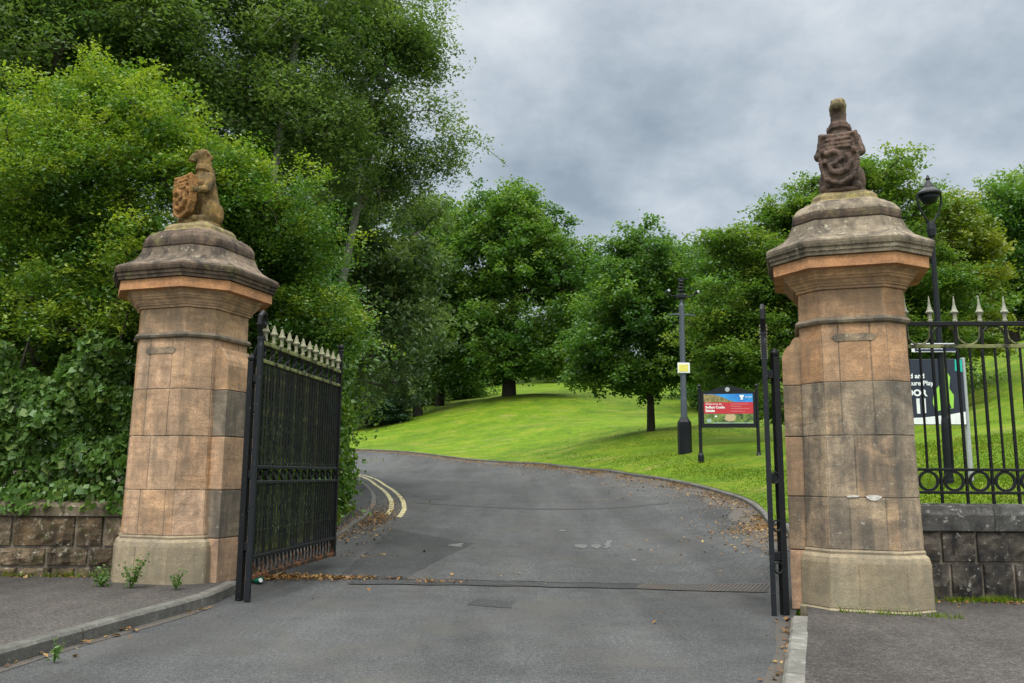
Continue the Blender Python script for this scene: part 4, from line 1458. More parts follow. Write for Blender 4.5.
def make_cctv():
    p = at(685, 452.5, 33)
    z = post_on(p.x, p.y)
    root = thing('camera_pole', 'tall blue grey camera pole with a thick base on the lawn', 'camera pole', (p.x, p.y, z - 0.08), R(8))
    mb = MB()
    mb.lathe([(0.27, 0), (0.27, 1.1), (0.26, 1.25), (0.15, 1.42), (0.13, 1.45)], sides=8, phase=R(22.5))
    mb.build('base', M['dark_paint'], root)
    mb = MB()
    mb.lathe([(0.13, 1.4), (0.125, 2.15), (0.115, 2.2), (0.105, 5.85), (0.07, 5.95), (0.06, 6.15)], sides=14)
    mb.build('pole', M['pole'], root)
    mb = MB()
    for s in (-1, 1):
        mb.prism([(s * 0.08, 5.45), (s * 0.3, 5.47), (s * 0.55, 5.43), (s * 0.56, 5.46), (s * 0.45, 5.5), (s * 0.25, 5.53), (s * 0.08, 5.54)][::s], -0.07, 0.07)
    mb.build('cross_arm', M['pole'], root)
    mb = MB()
    mb.box((0, 0, 6.22), (0.34, 0.3, 0.2), bev=0.04)
    mb.tube([(0, 0, 6.3), (0, 0, 6.9)], 0.035, 8)
    for k, zz in enumerate((6.42, 6.55, 6.68, 6.8)):
        mb.lathe([(0.13 - 0.01 * k, zz), (0.14 - 0.01 * k, zz + 0.03), (0.12 - 0.01 * k, zz + 0.06)], sides=10)
    mb.box((0.1, 0, 6.95), (0.32, 0.05, 0.05)); mb.box((-0.02, 0, 6.9), (0.2, 0.06, 0.1), bev=0.02)
    mb.build('mast_head', M['dark_paint'], root)
    for s in (-1, 1):
        mb = MB()
        mb.tube([(0, 0, 6.2), (s * 0.35, 0, 6.24), (s * 0.58, -0.02, 6.3)], 0.02, 8)
        mb.box((s * 0.6, -0.12, 6.38), (0.12, 0.32, 0.12), bev=0.03)
        o = mb.build('camera', M['dark_paint'], root)
        mb = MB(); mb.lathe([(0.05, 0), (0.055, 0.02), (0.04, 0.03)], sides=14)
        l = mb.build('lens', M['grey_metal'], o); l.rotation_euler = (R(90), 0, 0); l.location = (s * 0.6, -0.28, 6.38)
    # notice plate strapped to the pole
    root2 = thing('notice_plate', 'small yellow plate with white border fixed to the camera pole', 'notice', (p.x, p.y - 0.14, z + 3.28), R(-2))
    mb = MB(); mb.box((0, 0, 0), (0.47, 0.02, 0.4), bev=0.004); mb.build('plate', M['white'], root2)
    mb = MB(); mb.box((-0.01, -0.014, -0.01), (0.37, 0.008, 0.28)); mb.build('yellow_field', M['yellow'], root2)
    mb = MB()
    for zz in (-0.13, 0.13): mb.box((0, 0.02, zz), (0.27, 0.02, 0.03))
    mb.build('bracket', M['grey_metal'], root2)


make_cctv()


def make_lamp():
    p = at(950.5, 500, 14.2)
    z = g1(p.x, p.y) + 0.03
    root = thing('street_lamp', 'black lamp post with a hooded lantern on a forked bracket behind the railings', 'street lamp', (p.x, p.y, z))
    zt = at(930, 196, 14.2).z - z
    mb = MB()
    mb.lathe([(0.075, -0.1), (0.075, 0.12), (0.07, 0.15), (0.065, 1.0), (0.06, 1.08), (0.05, 1.15), (0.05, 2.6), (0.042, 3.6), (0.04, zt - 0.75), (0.065, zt - 0.72), (0.075, zt - 0.6), (0.06, zt - 0.5), (0.05, zt - 0.46)], sides=14)
    mb.build('post', M['dark_paint'], root, smooth=False)
    mb = MB()
    for s in (-1, 1):
        pts = []
        for t in np.linspace(0, 1, 10):
            pts.append((s * (0.04 + 0.165 * math.sin(t * 1.9)), 0, zt - 0.48 + 0.52 * t))
        mb.tube(pts, 0.018, 8)
    mb.build('fork', M['dark_paint'], root)
    mb = MB()
    mb.lathe([(0.185, zt + 0.0), (0.205, zt + 0.02), (0.2, zt + 0.05), (0.15, zt + 0.1), (0.1, zt + 0.14), (0.09, zt + 0.17), (0.06, zt + 0.23), (0.03, zt + 0.28), (0.04, zt + 0.31), (0.01, zt + 0.38)], sides=20)
    mb.build('lantern_hood', M['dark_paint'], root, smooth=False)
    mb = MB()
    mb.lathe([(0.04, zt - 0.16), (0.1, zt - 0.13), (0.14, zt - 0.06), (0.17, zt + 0.0)], sides=20)
    mb.build('lantern_bowl', M['dark_paint'], root, smooth=True)
    # finger sign held on the post
    sz = at(940, 347.5, 14.1).z
    fs = thing('finger_sign', 'small dark blue finger sign with white lettering and border pointing right on the lamp post', 'sign', (p.x, p.y - 0.07, sz), R(-4))
    mb = MB()
    x0, x1 = -0.5, 0.27
    mb.prism([(x0, -0.075), (x1 - 0.07, -0.075), (x1, 0), (x1 - 0.07, 0.075), (x0, 0.075)], -0.03, 0.0, 0)
    mb.build('blade', M['white'], fs)
    mb = MB()
    mb.prism([(x0 + 0.045, -0.06), (x1 - 0.08, -0.06), (x1 - 0.025, 0), (x1 - 0.08, 0.06), (x0 + 0.045, 0.06)], -0.036, -0.031, 0)
    mb.build('field', plain('sign_blue', (0.012, 0.018, 0.07), 0.4), fs)
    text_part('Belfast Castle', M['white'], 0.085, fs, (x0 + 0.075, -0.038, -0.027), bold=0.002)
    mb = MB(); mb.lathe([(0.055, -0.06), (0.055, 0.06)], sides=12)
    o = mb.build('clamp', M['dark_paint'], fs); o.location = (0, 0.05, 0)


make_lamp()


def make_poster():
    p = at(969, 470, 16.3)
    z = g1(p.x, p.y) + 0.04
    q = at(966, 365, 16.3)
    root = thing('poster_board', 'dark navy poster board with white lettering and a lime figure behind the railings', 'sign', (p.x, p.y, z), R(-6))
    ztop = at(962, 359, 16.3).z - z
    zbot = at(965, 425, 16.3).z - z
    Wd = 2.0
    x1 = 0.02
    x0 = x1 - Wd
    for x in (0.05, x0 - 0.03):
        mb = MB(); mb.tube([(x, 0.05, -0.1), (x, 0.05, ztop + 0.03)], 0.045, 10); mb.build('pole', M['grey_metal'], root)
    mb = MB(); mb.box(((x0 + x1) / 2, 0, (ztop + zbot) / 2), (Wd, 0.03, ztop - zbot), bev=0.004); mb.build('panel', M['navy'], root)
    h = ztop - zbot
    Z = lambda t: zbot + h * t
    mb = MB()
    mb.prism([(x0 + 0.01, Z(0.01)), (x1 - 0.01, Z(0.01)), (x1 - 0.01, Z(0.2)), (x1 - 0.35, Z(0.15)), (x1 - 0.8, Z(0.11)), (x0 + 0.01, Z(0.08))], -0.019, -0.016, 0)
    mb.prism([(x1 - 0.9, Z(0.17)), (x1 - 0.84, Z(0.17)), (x1 - 0.84, Z(0.4)), (x1 - 0.9, Z(0.4))], -0.019, -0.016, 0)
    mb.prism([(x1 - 0.79, Z(0.18)), (x1 - 0.73, Z(0.18)), (x1 - 0.73, Z(0.4)), (x1 - 0.79, Z(0.4))], -0.019, -0.016, 0)
    mb.prism([(x1 - 0.15, Z(0.82)), (x1 - 0.01, Z(0.8)), (x1 - 0.01, Z(0.99)), (x1 - 0.14, Z(0.99))], -0.019, -0.016, 1)
    mb.prism([(x1 - (0.06 + 1.1 * a), Z(b)) for a, b in ((0.45, 0.2), (0.3, 0.24), (0.15, 0.25), (0.13, 0.45), (0.2, 0.55), (0.17, 0.72), (0.26, 0.88), (0.3, 0.84), (0.29, 0.66), (0.38, 0.58), (0.46, 0.5), (0.49, 0.34))], -0.019, -0.016, 2)
    mb.prism([(x1 - 0.24, Z(0.48)), (x1 - 0.2, Z(0.5)), (x1 - 0.2, Z(0.68)), (x1 - 0.24, Z(0.64))], -0.022, -0.0195, 3)
    mb.prism([(x1 - 0.36, Z(0.24)), (x1 - 0.26, Z(0.26)), (x1 - 0.3, Z(0.34))], -0.022, -0.0195, 3)
    mb.build('print', [M['white'], plain('print_teal', (0.01, 0.42, 0.34), 0.4), plain('print_lime', (0.3, 0.6, 0.07), 0.4), M['navy']], root)
    text_part('Woodland and', M['white'], 0.125, root, (x1 - 0.72, -0.018, Z(0.71)), 'RIGHT', 0.004)
    text_part('Adventure Play', M['white'], 0.125, root, (x1 - 0.56, -0.018, Z(0.6)), 'RIGHT', 0.003)
    text_part('OUTDOOR', M['white'], 0.17, root, (x1 - 0.7, -0.018, Z(0.44)), 'RIGHT', 0.008)


make_poster()


# ------------------------------------------------------------------ foliage
def leaf_mesh(name, P, L, Wd, tint, mat, up=0.55, droop=0.25, parent=None, D=None):
    n = len(P)
    L = np.broadcast_to(L, n)
    Wd = np.broadcast_to(Wd, n)
    a = rng.uniform(0, 2 * np.pi, n)
    d = np.stack([np.cos(a), np.sin(a), rng.normal(-droop, 0.4, n)], -1)
    if D is not None:
        d = d * 0.8 + D
    d /= np.linalg.norm(d, axis=1)[:, None]
    nr = rng.normal(0, 1, (n, 3)) * (1 - up)
    nr[:, 2] += up * 1.3
    nr -= d * (nr * d).sum(1)[:, None]
    nr /= np.linalg.norm(nr, axis=1)[:, None] + 1e-9
    s = np.cross(nr, d)
    V = np.empty((n, 4, 3))
    V[:, 0] = P - d * L[:, None] * 0.5
    V[:, 1] = P - d * L[:, None] * 0.05 + s * Wd[:, None] * 0.5 + nr * L[:, None] * 0.06
    V[:, 2] = P + d * L[:, None] * 0.5 - nr * L[:, None] * 0.1
    V[:, 3] = P - d * L[:, None] * 0.05 - s * Wd[:, None] * 0.5 + nr * L[:, None] * 0.06
    Q = np.arange(n * 4).reshape(n, 4)
    me = raw_mesh(name, V.reshape(-1, 3), Q, mat, False, np.clip(tint, 0, 1))
    return link_mesh(name, me, parent)


def lobe_boughs(lobes, n, shell=0.45, flat=None):
    """lobes: list of (center, (rx,ry,rz)); returns bough centres spread through the crown, denser to the outside"""
    vol = np.array([(r[0] * r[1] * r[2]) ** (2 / 3) for _, r in lobes])
    k = rng.choice(len(lobes), n, p=vol / vol.sum())
    v = rng.normal(0, 1, (n, 3))
    v /= np.linalg.norm(v, axis=1)[:, None]
    rad = rng.uniform(0, 1, n) ** shell
    c = np.array([l[0] for l in lobes])[k]
    r = np.array([l[1] for l in lobes])[k] * 1.08
    return c + v * r * rad[:, None]


def skeleton(trunk, tr, boughs, twigs, parent, mat, sides=7, rmin=0.012, bow=0.12, name='trunk', minz=None, arcs=()):
    """trunk polyline + limbs grown to every bough; one joined mesh"""
    mb = MB()
    nodes = [np.array(p, float) for p in trunk]
    par = [-1] + list(range(len(nodes) - 1))
    order = np.argsort(np.linalg.norm(boughs - np.array(trunk[-1]), axis=1))
    paths = []
    top = nodes[-1]
    NB = len(nodes)
    lo = 1 if minz is None else minz
    for bi in order:
        b = boughs[bi]
        A = np.array(nodes)
        dv = b - A
        dist = np.linalg.norm(dv, axis=1)
        cost = dist + np.where(dv[:, 2] < 0, -dv[:, 2] * 1.2, 0)
        cost[:lo] += 1e3
        j = int(np.argmin(cost))
        p = A[j]
        L = dist[j]
        m = max(2, min(6, int(L / 0.6) + 1))
        side = rng.normal(0, 1, 3) * L * 0.07
        prev = j
        for t in np.linspace(0, 1, m + 1)[1:]:
            w = 4 * t * (1 - t)
            q = p + dv[j] * t + side * w + np.array([0, 0, 1]) * L * bow * w
            nodes.append(q)
            par.append(prev)
            prev = len(nodes) - 1
    cnt = np.zeros(len(nodes))
    kids = [0] * len(nodes)
    for p in par:
        if p >= 0: kids[p] += 1
    for i in range(len(nodes)):
        if kids[i] == 0: cnt[i] = 1
    for i in range(len(nodes) - 1, 0, -1):
        cnt[par[i]] += cnt[i]
    rad = np.maximum(rmin, tr * (cnt / max(cnt.max(), 1)) ** 0.5)
    nt = len(trunk)
    for i in range(nt):
        rad[i] = max(rad[i], tr * (1 - 0.6 * i / nt))
    rad[0] *= 1.25
    # chains
    used = set()
    child_of = {}
    for i, p in enumerate(par):
        child_of.setdefault(p, []).append(i)
    def chain(i, startp):
        pts = [] if startp < 0 else [nodes[startp]]
        rs = [] if startp < 0 else [min(rad[startp], rad[i] * 1.25)]
        cur = i
        todo = []
        while True:
            pts.append(nodes[cur])
            rs.append(rad[cur])
            ch = child_of.get(cur, [])
            if not ch: break
            ch = sorted(ch, key=lambda c: -cnt[c])
            for c in ch[1:]: todo.append((c, cur))
            cur = ch[0]
        s = sides if max(rs) > 0.05 else 4
        mb.tube(pts, rs, s, caps=False)
        return todo
    stack = [(0, -1)]
    while stack:
        i, sp = stack.pop()
        stack += chain(i, sp)
    for a_ in arcs:
        mb.tube(list(a_), list(np.linspace(rmin * 0.7, rmin * 0.25, len(a_))), 3, caps=False)
    A = np.array(nodes)
    if twigs is not None and len(twigs):
        for t in twigs:
            d = np.linalg.norm(A - t, axis=1)
            j = int(np.argmin(d))
            if d[j] < 0.05: continue
            mid = (A[j] + t) / 2 + rng.normal(0, 1, 3) * d[j] * 0.08
            mb.tube([A[j], mid, t], [rmin * 0.8, rmin * 0.6, rmin * 0.3], 3, caps=False)
    return mb.build(name, mat, parent, smooth=True)


def tree(name, label, cat, trunk, tr, lobes, nb, ns, nl, br, sr, leaf, mat, bark, group=None, shell=0.45, up=0.55, droop=0.25, twig_frac=0.3, flat=0.6, tint_sd=(0.2, 0.13, 0.12),
         tint0=0.45, tip=0.25, rmin=0.012, aspect=0.5, extra=None, minz=None, gap=None, sprays=0, spray_len=0.8):
    base = Vector(trunk[0])
    root = thing(name, label, cat, base, 0, group)
    off = np.array(base)
    B = lobe_boughs(lobes, nb, shell)
    if gap is not None:
        nv = np.array([mnoise.noise(Vector(p * gap[0])) for p in B])
        B = B[nv > gap[1]]
    if extra is not None: B = np.vstack([B, np.array(extra)])
    n_b = len(B)
    # sub clumps
    S = B[:, None] + rng.normal(0, 1, (n_b, ns, 3)) * np.array([br, br, br * flat])
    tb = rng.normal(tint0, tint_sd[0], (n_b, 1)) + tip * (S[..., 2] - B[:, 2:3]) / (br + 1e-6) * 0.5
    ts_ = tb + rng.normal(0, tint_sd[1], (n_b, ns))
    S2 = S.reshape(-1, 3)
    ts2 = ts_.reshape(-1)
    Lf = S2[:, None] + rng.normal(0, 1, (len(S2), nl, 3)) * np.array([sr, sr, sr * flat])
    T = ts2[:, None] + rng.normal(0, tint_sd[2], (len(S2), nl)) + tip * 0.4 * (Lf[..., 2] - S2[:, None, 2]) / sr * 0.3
    P = Lf.reshape(-1, 3) - off
    T = T.reshape(-1)
    arcs = []
    if sprays:
        cen = B.mean(0)
        for _ in range(sprays):
            b = B[rng.integers(len(B))]
            o_ = (b - cen) / (np.linalg.norm(b - cen) + 1e-6)
            d_ = o_ * 0.9 + np.array([0, 0, 0.55]) + rng.normal(0, 0.3, 3)
            d_ /= np.linalg.norm(d_)
            Ls = spray_len * rng.uniform(0.5, 1.3)
            tt = np.linspace(0, 1, 7)
            arc_ = b + d_ * Ls * tt[:, None] - np.array([0, 0, 1]) * (0.35 * Ls * tt ** 2)[:, None]
            arcs.append(arc_ - off)
            m_ = int(26 * Ls / leaf * 0.1) + 10
            k_ = rng.uniform(0.1, 1.0, m_)
            q_ = np.stack([np.interp(k_, tt, arc_[:, a_]) for a_ in range(3)], -1) + rng.normal(0, leaf * 0.45, (m_, 3))
            P = np.vstack([P, q_ - off])
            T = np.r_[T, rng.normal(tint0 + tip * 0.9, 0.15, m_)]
    size = leaf * rng.uniform(0.65, 1.3, len(P))
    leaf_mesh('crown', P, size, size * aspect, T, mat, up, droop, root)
    k = rng.random(len(S2)) < twig_frac
    skeleton([np.array(t) - off for t in trunk], tr, B - off, S2[k] - off, root, bark, rmin=rmin, minz=minz, arcs=arcs)
    return root


def LB(px, py, Y, rx, ry, rz):
    return (np.array(at(px, py, Y)), (rx, ry, rz))


def gz(px, py, Y, dz=0.0):
    p = at(px, py, Y)
    return (p.x, p.y, g1(p.x, p.y) + dz)


def gp(x, y, dz=0.0): return (x, y, g1(x, y) + dz)


FOL = 1.0
# --- ivy hedge growing over the left wall
def ivy_sheet(name, label, cat, fn, n, leaf, mat, depth, up=0.15, tint0=0.4, group=None, stems=None, base=(0, 0, 0), out_dir=(0, -0.75, -0.5)):
    root = thing(name, label, cat, base)
    P = fn(n)
    n = len(P)
    t = rng.normal(tint0, 0.2, n) + 0.25 * np.array([mnoise.noise(Vector(p) * 1.3) for p in P])
    size = leaf * np.clip(rng.lognormal(-0.15, 0.38, n), 0.4, 1.6)
    m = leaf_mesh('foliage', P - np.array(base), size, size * 0.85, t, mat, up, 0.4, root, D=np.array(out_dir))
    mb = MB()
    for pts in stems:
        mb.tube([np.array(q) - np.array(base) for q in pts], [0.03, 0.025, 0.02, 0.015][:len(pts)], 5)
    mb.build('stem', M['bark'], root)
    return root


def hedge_fn(n):
    x = rng.uniform(-15, -4.75, n)
    z = rng.uniform(0, 1, n) ** 0.85 * 2.9 + 1.04
    bump = np.array([mnoise.noise(Vector((a * 1.1, b * 1.1, 3))) + 0.5 * mnoise.noise(Vector((a * 2.7, b * 2.7, 8))) for a, b in zip(x, z)])
    fine = np.array([mnoise.noise(Vector((a * 4.2, b * 4.2, 6))) for a, b in zip(x, z)])
    y = 11.78 - 0.14 * sstep(1.05, 1.7, z) - 0.32 * bump - 0.14 * fine + np.abs(rng.normal(0, 0.1, n)) * np.where(rng.random(n) < 0.6, 1, 4.0)
    ov = rng.random(n) < 0.035
    z = np.where(ov, rng.uniform(1.04, 1.24, n) + 0.15 * bump, z)
    y = np.where(ov, 11.44 + rng.uniform(0, 0.3, n) * (z > 1.06), y)
    k = (z < 3.1 + 0.7 * bump + 0.3 * fine)
    return np.stack([x, y, z + 0.1 * bump], -1)[k]


ivy_sheet('ivy_hedge', 'dense dark green ivy hedge growing on top of the low rubble wall', 'hedge', hedge_fn, 74000, 0.1, M['leaf_ivy'], 0.3, base=(-8, 11.8, 1.06),
          stems=[[(x, 11.95, 1.0), (x + 0.2, 11.9, 1.8), (x - 0.1, 11.95, 2.7), (x + 0.1, 12.0, 3.8)] for x in (-14, -12.5, -11, -9.6, -8.2, -6.9, -5.6)])

# --- bright shrub arching over the hedge and behind the pillar
tree('overhanging_shrub', 'bright yellow green shrub arching above the ivy hedge at the left edge', 'shrub', [gp(-8.2, 13.6), gp(-8.1, 13.5, 1.5), gp(-7.9, 13.3, 2.6)], 0.13,
     [LB(40, 190, 13.0, 1.5, 1.1, 1.3), LB(110, 150, 13.2, 1.3, 1.1, 1.1), LB(60, 280, 12.8, 1.9, 0.9, 1.0), LB(150, 230, 13.0, 1.2, 0.9, 1.2), LB(-60, 220, 13.2, 1.6, 1.2, 1.7), LB(20, 120, 13.6, 1.1, 1.0, 0.6), LB(105, 108, 13.8, 1.0, 0.9, 0.5), LB(60, 330, 12.5, 1.9, 0.7, 0.6), LB(170, 160, 13.6, 0.9, 0.9, 0.7)],
     470, 10, 62, 0.32, 0.115, 0.064, M['leaf_shrub'], M['bark'], shell=0.42, tint0=0.55, tip=0.55, twig_frac=0.3, aspect=0.55, rmin=0.008, gap=(1.15, 0.02), sprays=150, spray_len=0.85)
tree('overhanging_shrub', 'deep green shrub sloping down behind the statue with the orange shield', 'shrub', [gp(-5.0, 14.2), gp(-4.95, 14.1, 1.5), gp(-4.8, 14.0, 2.4)], 0.13,
     [LB(215, 190, 13.6, 1.0, 0.9, 0.9), LB(265, 215, 13.8, 0.9, 0.9, 0.9), LB(300, 260, 14.0, 0.75, 0.8, 0.9), LB(210, 290, 13.8, 1.3, 0.8, 1.2), LB(320, 330, 14.6, 0.55, 0.7, 0.7), LB(100, 330, 13.4, 1.4, 0.7, 0.9), LB(270, 330, 14.2, 0.9, 0.7, 0.8)],
     430, 10, 58, 0.31, 0.115, 0.064, M['leaf_shrub'], M['bark'], shell=0.42, tint0=0.36, tip=0.55, twig_frac=0.3, aspect=0.55, rmin=0.008, gap=(1.15, 0.02), sprays=130, spray_len=0.75)
tree('holly_tree', 'dark evergreen understorey tree behind the bright shrub and the ivy hedge', 'tree', [gp(-7.4, 16.6), gp(-7.3, 16.6, 1.5), gp(-7.2, 16.6, 3.0)], 0.12,
     [LB(60, 240, 16.2, 2.6, 0.9, 2.0), LB(170, 290, 16.2, 2.0, 0.9, 1.8), LB(-60, 300, 16.2, 2.2, 0.9, 2.2), LB(60, 380, 15.8, 2.8, 0.8, 1.6), LB(190, 390, 16, 2.0, 0.8, 1.6), LB(280, 330, 16.4, 1.5, 0.8, 1.6)],
     260, 9, 34, 0.4, 0.2, 0.11, M['leaf_lime'], M['bark'], shell=0.6, tint0=0.3, tip=0.25, twig_frac=0.1, aspect=0.5)
# --- ivy column behind the gate leaf
def col_fn(n):
    y = 14.3 + 6.2 * rng.random(n)
    u = rng.random(n)
    bump = np.array([mnoise.noise(Vector((b * 0.9, c * 5.0, 1))) + 0.5 * mnoise.noise(Vector((b * 2.4, c * 13, 7))) for b, c in zip(y, u)])
    top = 4.4 + 0.18 * (y - 14.3) + 0.5 * bump
    z = u ** 0.9 * top
    edge = -3.92 + 0.015 * (y - 14.3) + 0.34 * bump - 0.06 * np.maximum(z - 3.6, 0) ** 2
    x = edge - np.abs(rng.normal(0, 0.2, n)) * np.where(rng.random(n) < 0.65, 1, 4) + np.where(rng.random(n) < 0.12, rng.exponential(0.14, n), 0)
    back = rng.random(n) < 0.22
    y = np.where(back, 20.4 + 0.25 * bump + np.abs(rng.normal(0, 0.1, n)), y)
    x = np.where(back, x - rng.uniform(0, 1.6, n), x)
    return np.stack([x, y, z + G(x, y)], -1)


ivy_sheet('ivy_bank', 'yellowish green ivy bank standing behind the open iron gate', 'hedge', col_fn, int(60000 * FOL), 0.095, M['leaf_shrub'], 0.3, base=(-4.6, 15, 0.2), tint0=0.4, out_dir=(0.5, -0.5, -0.5),
          stems=[[(-4.3, y, 0.1), (-4.3, y + 0.1, 1.2), (-4.4, y, 2.6), (-4.5, y + 0.1, 4.4)] for y in (14.5, 15.6, 16.7, 17.8, 18.9, 20.0)])
tree('turning_shrub', 'small shrub with yellow and orange leaves above the gate spikes', 'shrub', [gp(-4.35, 17.0), gp(-4.2, 17.0, 2.0), gp(-4.1, 17.0, 3.6)], 0.05,
     [LB(322, 302, 17.0, 0.4, 0.4, 0.3), LB(338, 318, 17.2, 0.3, 0.3, 0.3)], 16, 8, 22, 0.16, 0.1, 0.09, M['leaf_autumn'], M['bark'], tint0=0.3, rmin=0.006)

# --- tall trees rising behind the left hedge
ash = dict(mat=M['leaf_ash'], bark=M['bark'], group='tall trees behind the ivy hedge', flat=0.7, tip=0.3, twig_frac=0.3, aspect=0.44, rmin=0.018, shell=0.5, gap=(0.7, -0.12), sprays=60, spray_len=1.3, tint_sd=(0.24, 0.16, 0.12))
tree('ash_tree', 'tall ash tree at the left edge above the bright shrub', 'tree', [gp(-11.5, 19), gp(-11.3, 19, 4), gp(-11.0, 19, 8), gp(-10.8, 19, 11)], 0.14,
     [LB(30, 60, 19, 2.8, 2.2, 2.4), LB(-60, 120, 19, 2.5, 2, 3), LB(110, 30, 19.5, 2.3, 2.2, 2.2), LB(40, -60, 19, 3, 2.4, 2.4)], 330, 11, 56, 0.5, 0.2, 0.12, **ash)
tree('ash_tree', 'ash tree with pale bare stems behind the statue with the orange shield', 'tree', [gp(-7.0, 20), gp(-6.6, 20, 4), gp(-5.9, 20, 8), gp(-5.5, 20, 11.5)], 0.1,
     [LB(215, 60, 20, 2.2, 2, 2.2), LB(170, 110, 19.5, 1.8, 1.5, 1.8), LB(280, 40, 21, 2.2, 2, 2), LB(270, 130, 20.5, 1.8, 1.5, 1.8), LB(230, -50, 20, 3, 2, 2), LB(130, 60, 20.5, 2, 1.6, 2)], 330, 11, 54, 0.48, 0.2, 0.12, **{**ash, 'bark': M['bark_pale'], 'twig_frac': 0.45})
tree('ash_tree', 'open crowned ash tree with airy branches reaching into the sky right of the ivy', 'tree', [gp(-5.4, 23.5), gp(-5.1, 23.5, 4), gp(-4.5, 23.5, 8), gp(-4.0, 23.5, 11)], 0.11,
     [LB(350, 60, 23, 1.7, 2, 2.2), LB(400, 40, 23.5, 1.15, 1.4, 1.6), LB(415, 125, 23.5, 0.9, 1.1, 0.9), LB(345, 160, 23, 1.5, 1.8, 1.8), LB(455, 125, 23.5, 0.45, 0.7, 0.45), LB(400, 190, 23.8, 0.8, 1, 1.0), LB(360, -40, 23, 2, 2, 1.8), LB(430, 60, 23.6, 0.7, 0.8, 0.6),
      LB(440, 150, 23.6, 0.5, 0.6, 0.4)], 190, 10, 48, 0.4, 0.19, 0.12, **{**ash, 'gap': (0.75, -0.08), 'bark': M['bark_pale'], 'twig_frac': 0.5})
tree('willow_tree', 'grey green drooping tree in the middle of the left wood', 'tree', [gp(-5.9, 27), gp(-5.7, 27, 3), gp(-5.3, 27, 6), gp(-5.1, 27, 8)], 0.25,
     [LB(390, 270, 27, 1.3, 1.6, 2.0), LB(360, 230, 27, 1.5, 1.6, 1.8), LB(410, 340, 27.5, 0.9, 1.2, 1.3), LB(375, 350, 26.5, 1.2, 1.4, 1.5), LB(420, 230, 28, 0.8, 1.2, 1.2), LB(330, 280, 26, 1.2, 1.4, 2.2)],
     int(150 * FOL), 9, 40, 0.42, 0.2, 0.2, M['leaf_willow'], M['bark_pale'], shell=0.45, gap=(0.8, -0.1), sprays=30, spray_len=1.0, droop=0.5, tip=0.4, aspect=0.42, flat=0.6, twig_frac=0.25, tint0=0.5, tint_sd=(0.28, 0.18, 0.12))
tree('yew_bush', 'low dark conifer bush beside the lawn at the road bend', 'bush', [gz(372, 424, 76), gz(372, 424, 76, 1.0), gz(372, 424, 76, 2.0)], 0.15,
     [LB(375, 408, 75, 2.8, 1.8, 1.3), LB(355, 396, 76, 3.0, 1.8, 1.8), LB(392, 413, 76, 1.5, 1.2, 0.8), LB(362, 418, 75, 2.4, 1.5, 0.8)], 120, 10, 34, 0.5, 0.25, 0.24, M['leaf_yew'], M['bark_dark'], shell=0.35, flat=0.35, tip=0.3)
tree('ash_tree', 'ash tree filling the gap between the drooping tree and the ivy bank', 'tree', [gp(-9.5, 32), gp(-9.3, 32, 4), gp(-9.0, 32, 8)], 0.25,
     [LB(330, 250, 33, 2.4, 2, 3), LB(300, 150, 32, 3, 2, 3), LB(350, 370, 32, 1.8, 1.6, 1.8)], int(170 * FOL), 11, 32, 0.6, 0.3, 0.2, **ash)

# --- middle wood and lawn trees
woods = dict(group='trees on the hill behind the lawn', flat=0.7, twig_frac=0.0, rmin=0.03, tint_sd=(0.24, 0.15, 0.12), sprays=24, spray_len=1.2)
tree('oak_tree', 'large round crowned oak standing on the lawn crest in the centre', 'tree', [gz(509, 396, 80, -0.1), gz(509, 396, 80, 2.2), gz(510, 396, 80, 5), gz(513, 396, 80, 9), gz(514, 396, 80, 13)], 0.58,
     [LB(511, 285, 80, 6.4, 6.0, 8.6), LB(470, 265, 80, 3.3, 4, 4.6), LB(562, 262, 80, 2.7, 4, 4.6), LB(510, 240, 80, 5.0, 5, 4.6), LB(470, 345, 79, 3.8, 3.6, 3.0), LB(552, 340, 79, 3.4, 3.6, 3.0), LB(508, 345, 78, 4.4, 3, 2.8)],
     340, 10, 32, 0.85, 0.36, 0.34, M['leaf_oak'], M['bark_dark'], shell=0.24, tip=0.4, aspect=0.66, gap=(0.4, -0.3), **woods)
tree('lime_tree', 'dark green young tree with a straight trunk standing alone on the lawn', 'tree', [gz(651, 431, 45, -0.05), gz(651, 431, 45, 1.6), gz(650, 431, 45, 3), gz(650, 431, 45, 6), gz(648, 431, 45, 9)], 0.19,
     [LB(641, 328, 45, 3.5, 3.2, 3.3), LB(645, 285, 45, 2.7, 2.6, 3.1), LB(648, 262, 45, 1.5, 1.5, 1.4), LB(604, 350, 45, 1.6, 1.8, 1.7), LB(690, 340, 45, 1.5, 1.8, 2.0), LB(620, 378, 45, 2.4, 2.0, 0.7)],
     270, 10, 34, 0.42, 0.21, 0.19, M['leaf_lime'], M['bark_dark'], shell=0.26, gap=(0.7, -0.28), tip=0.3, aspect=0.68, **woods)
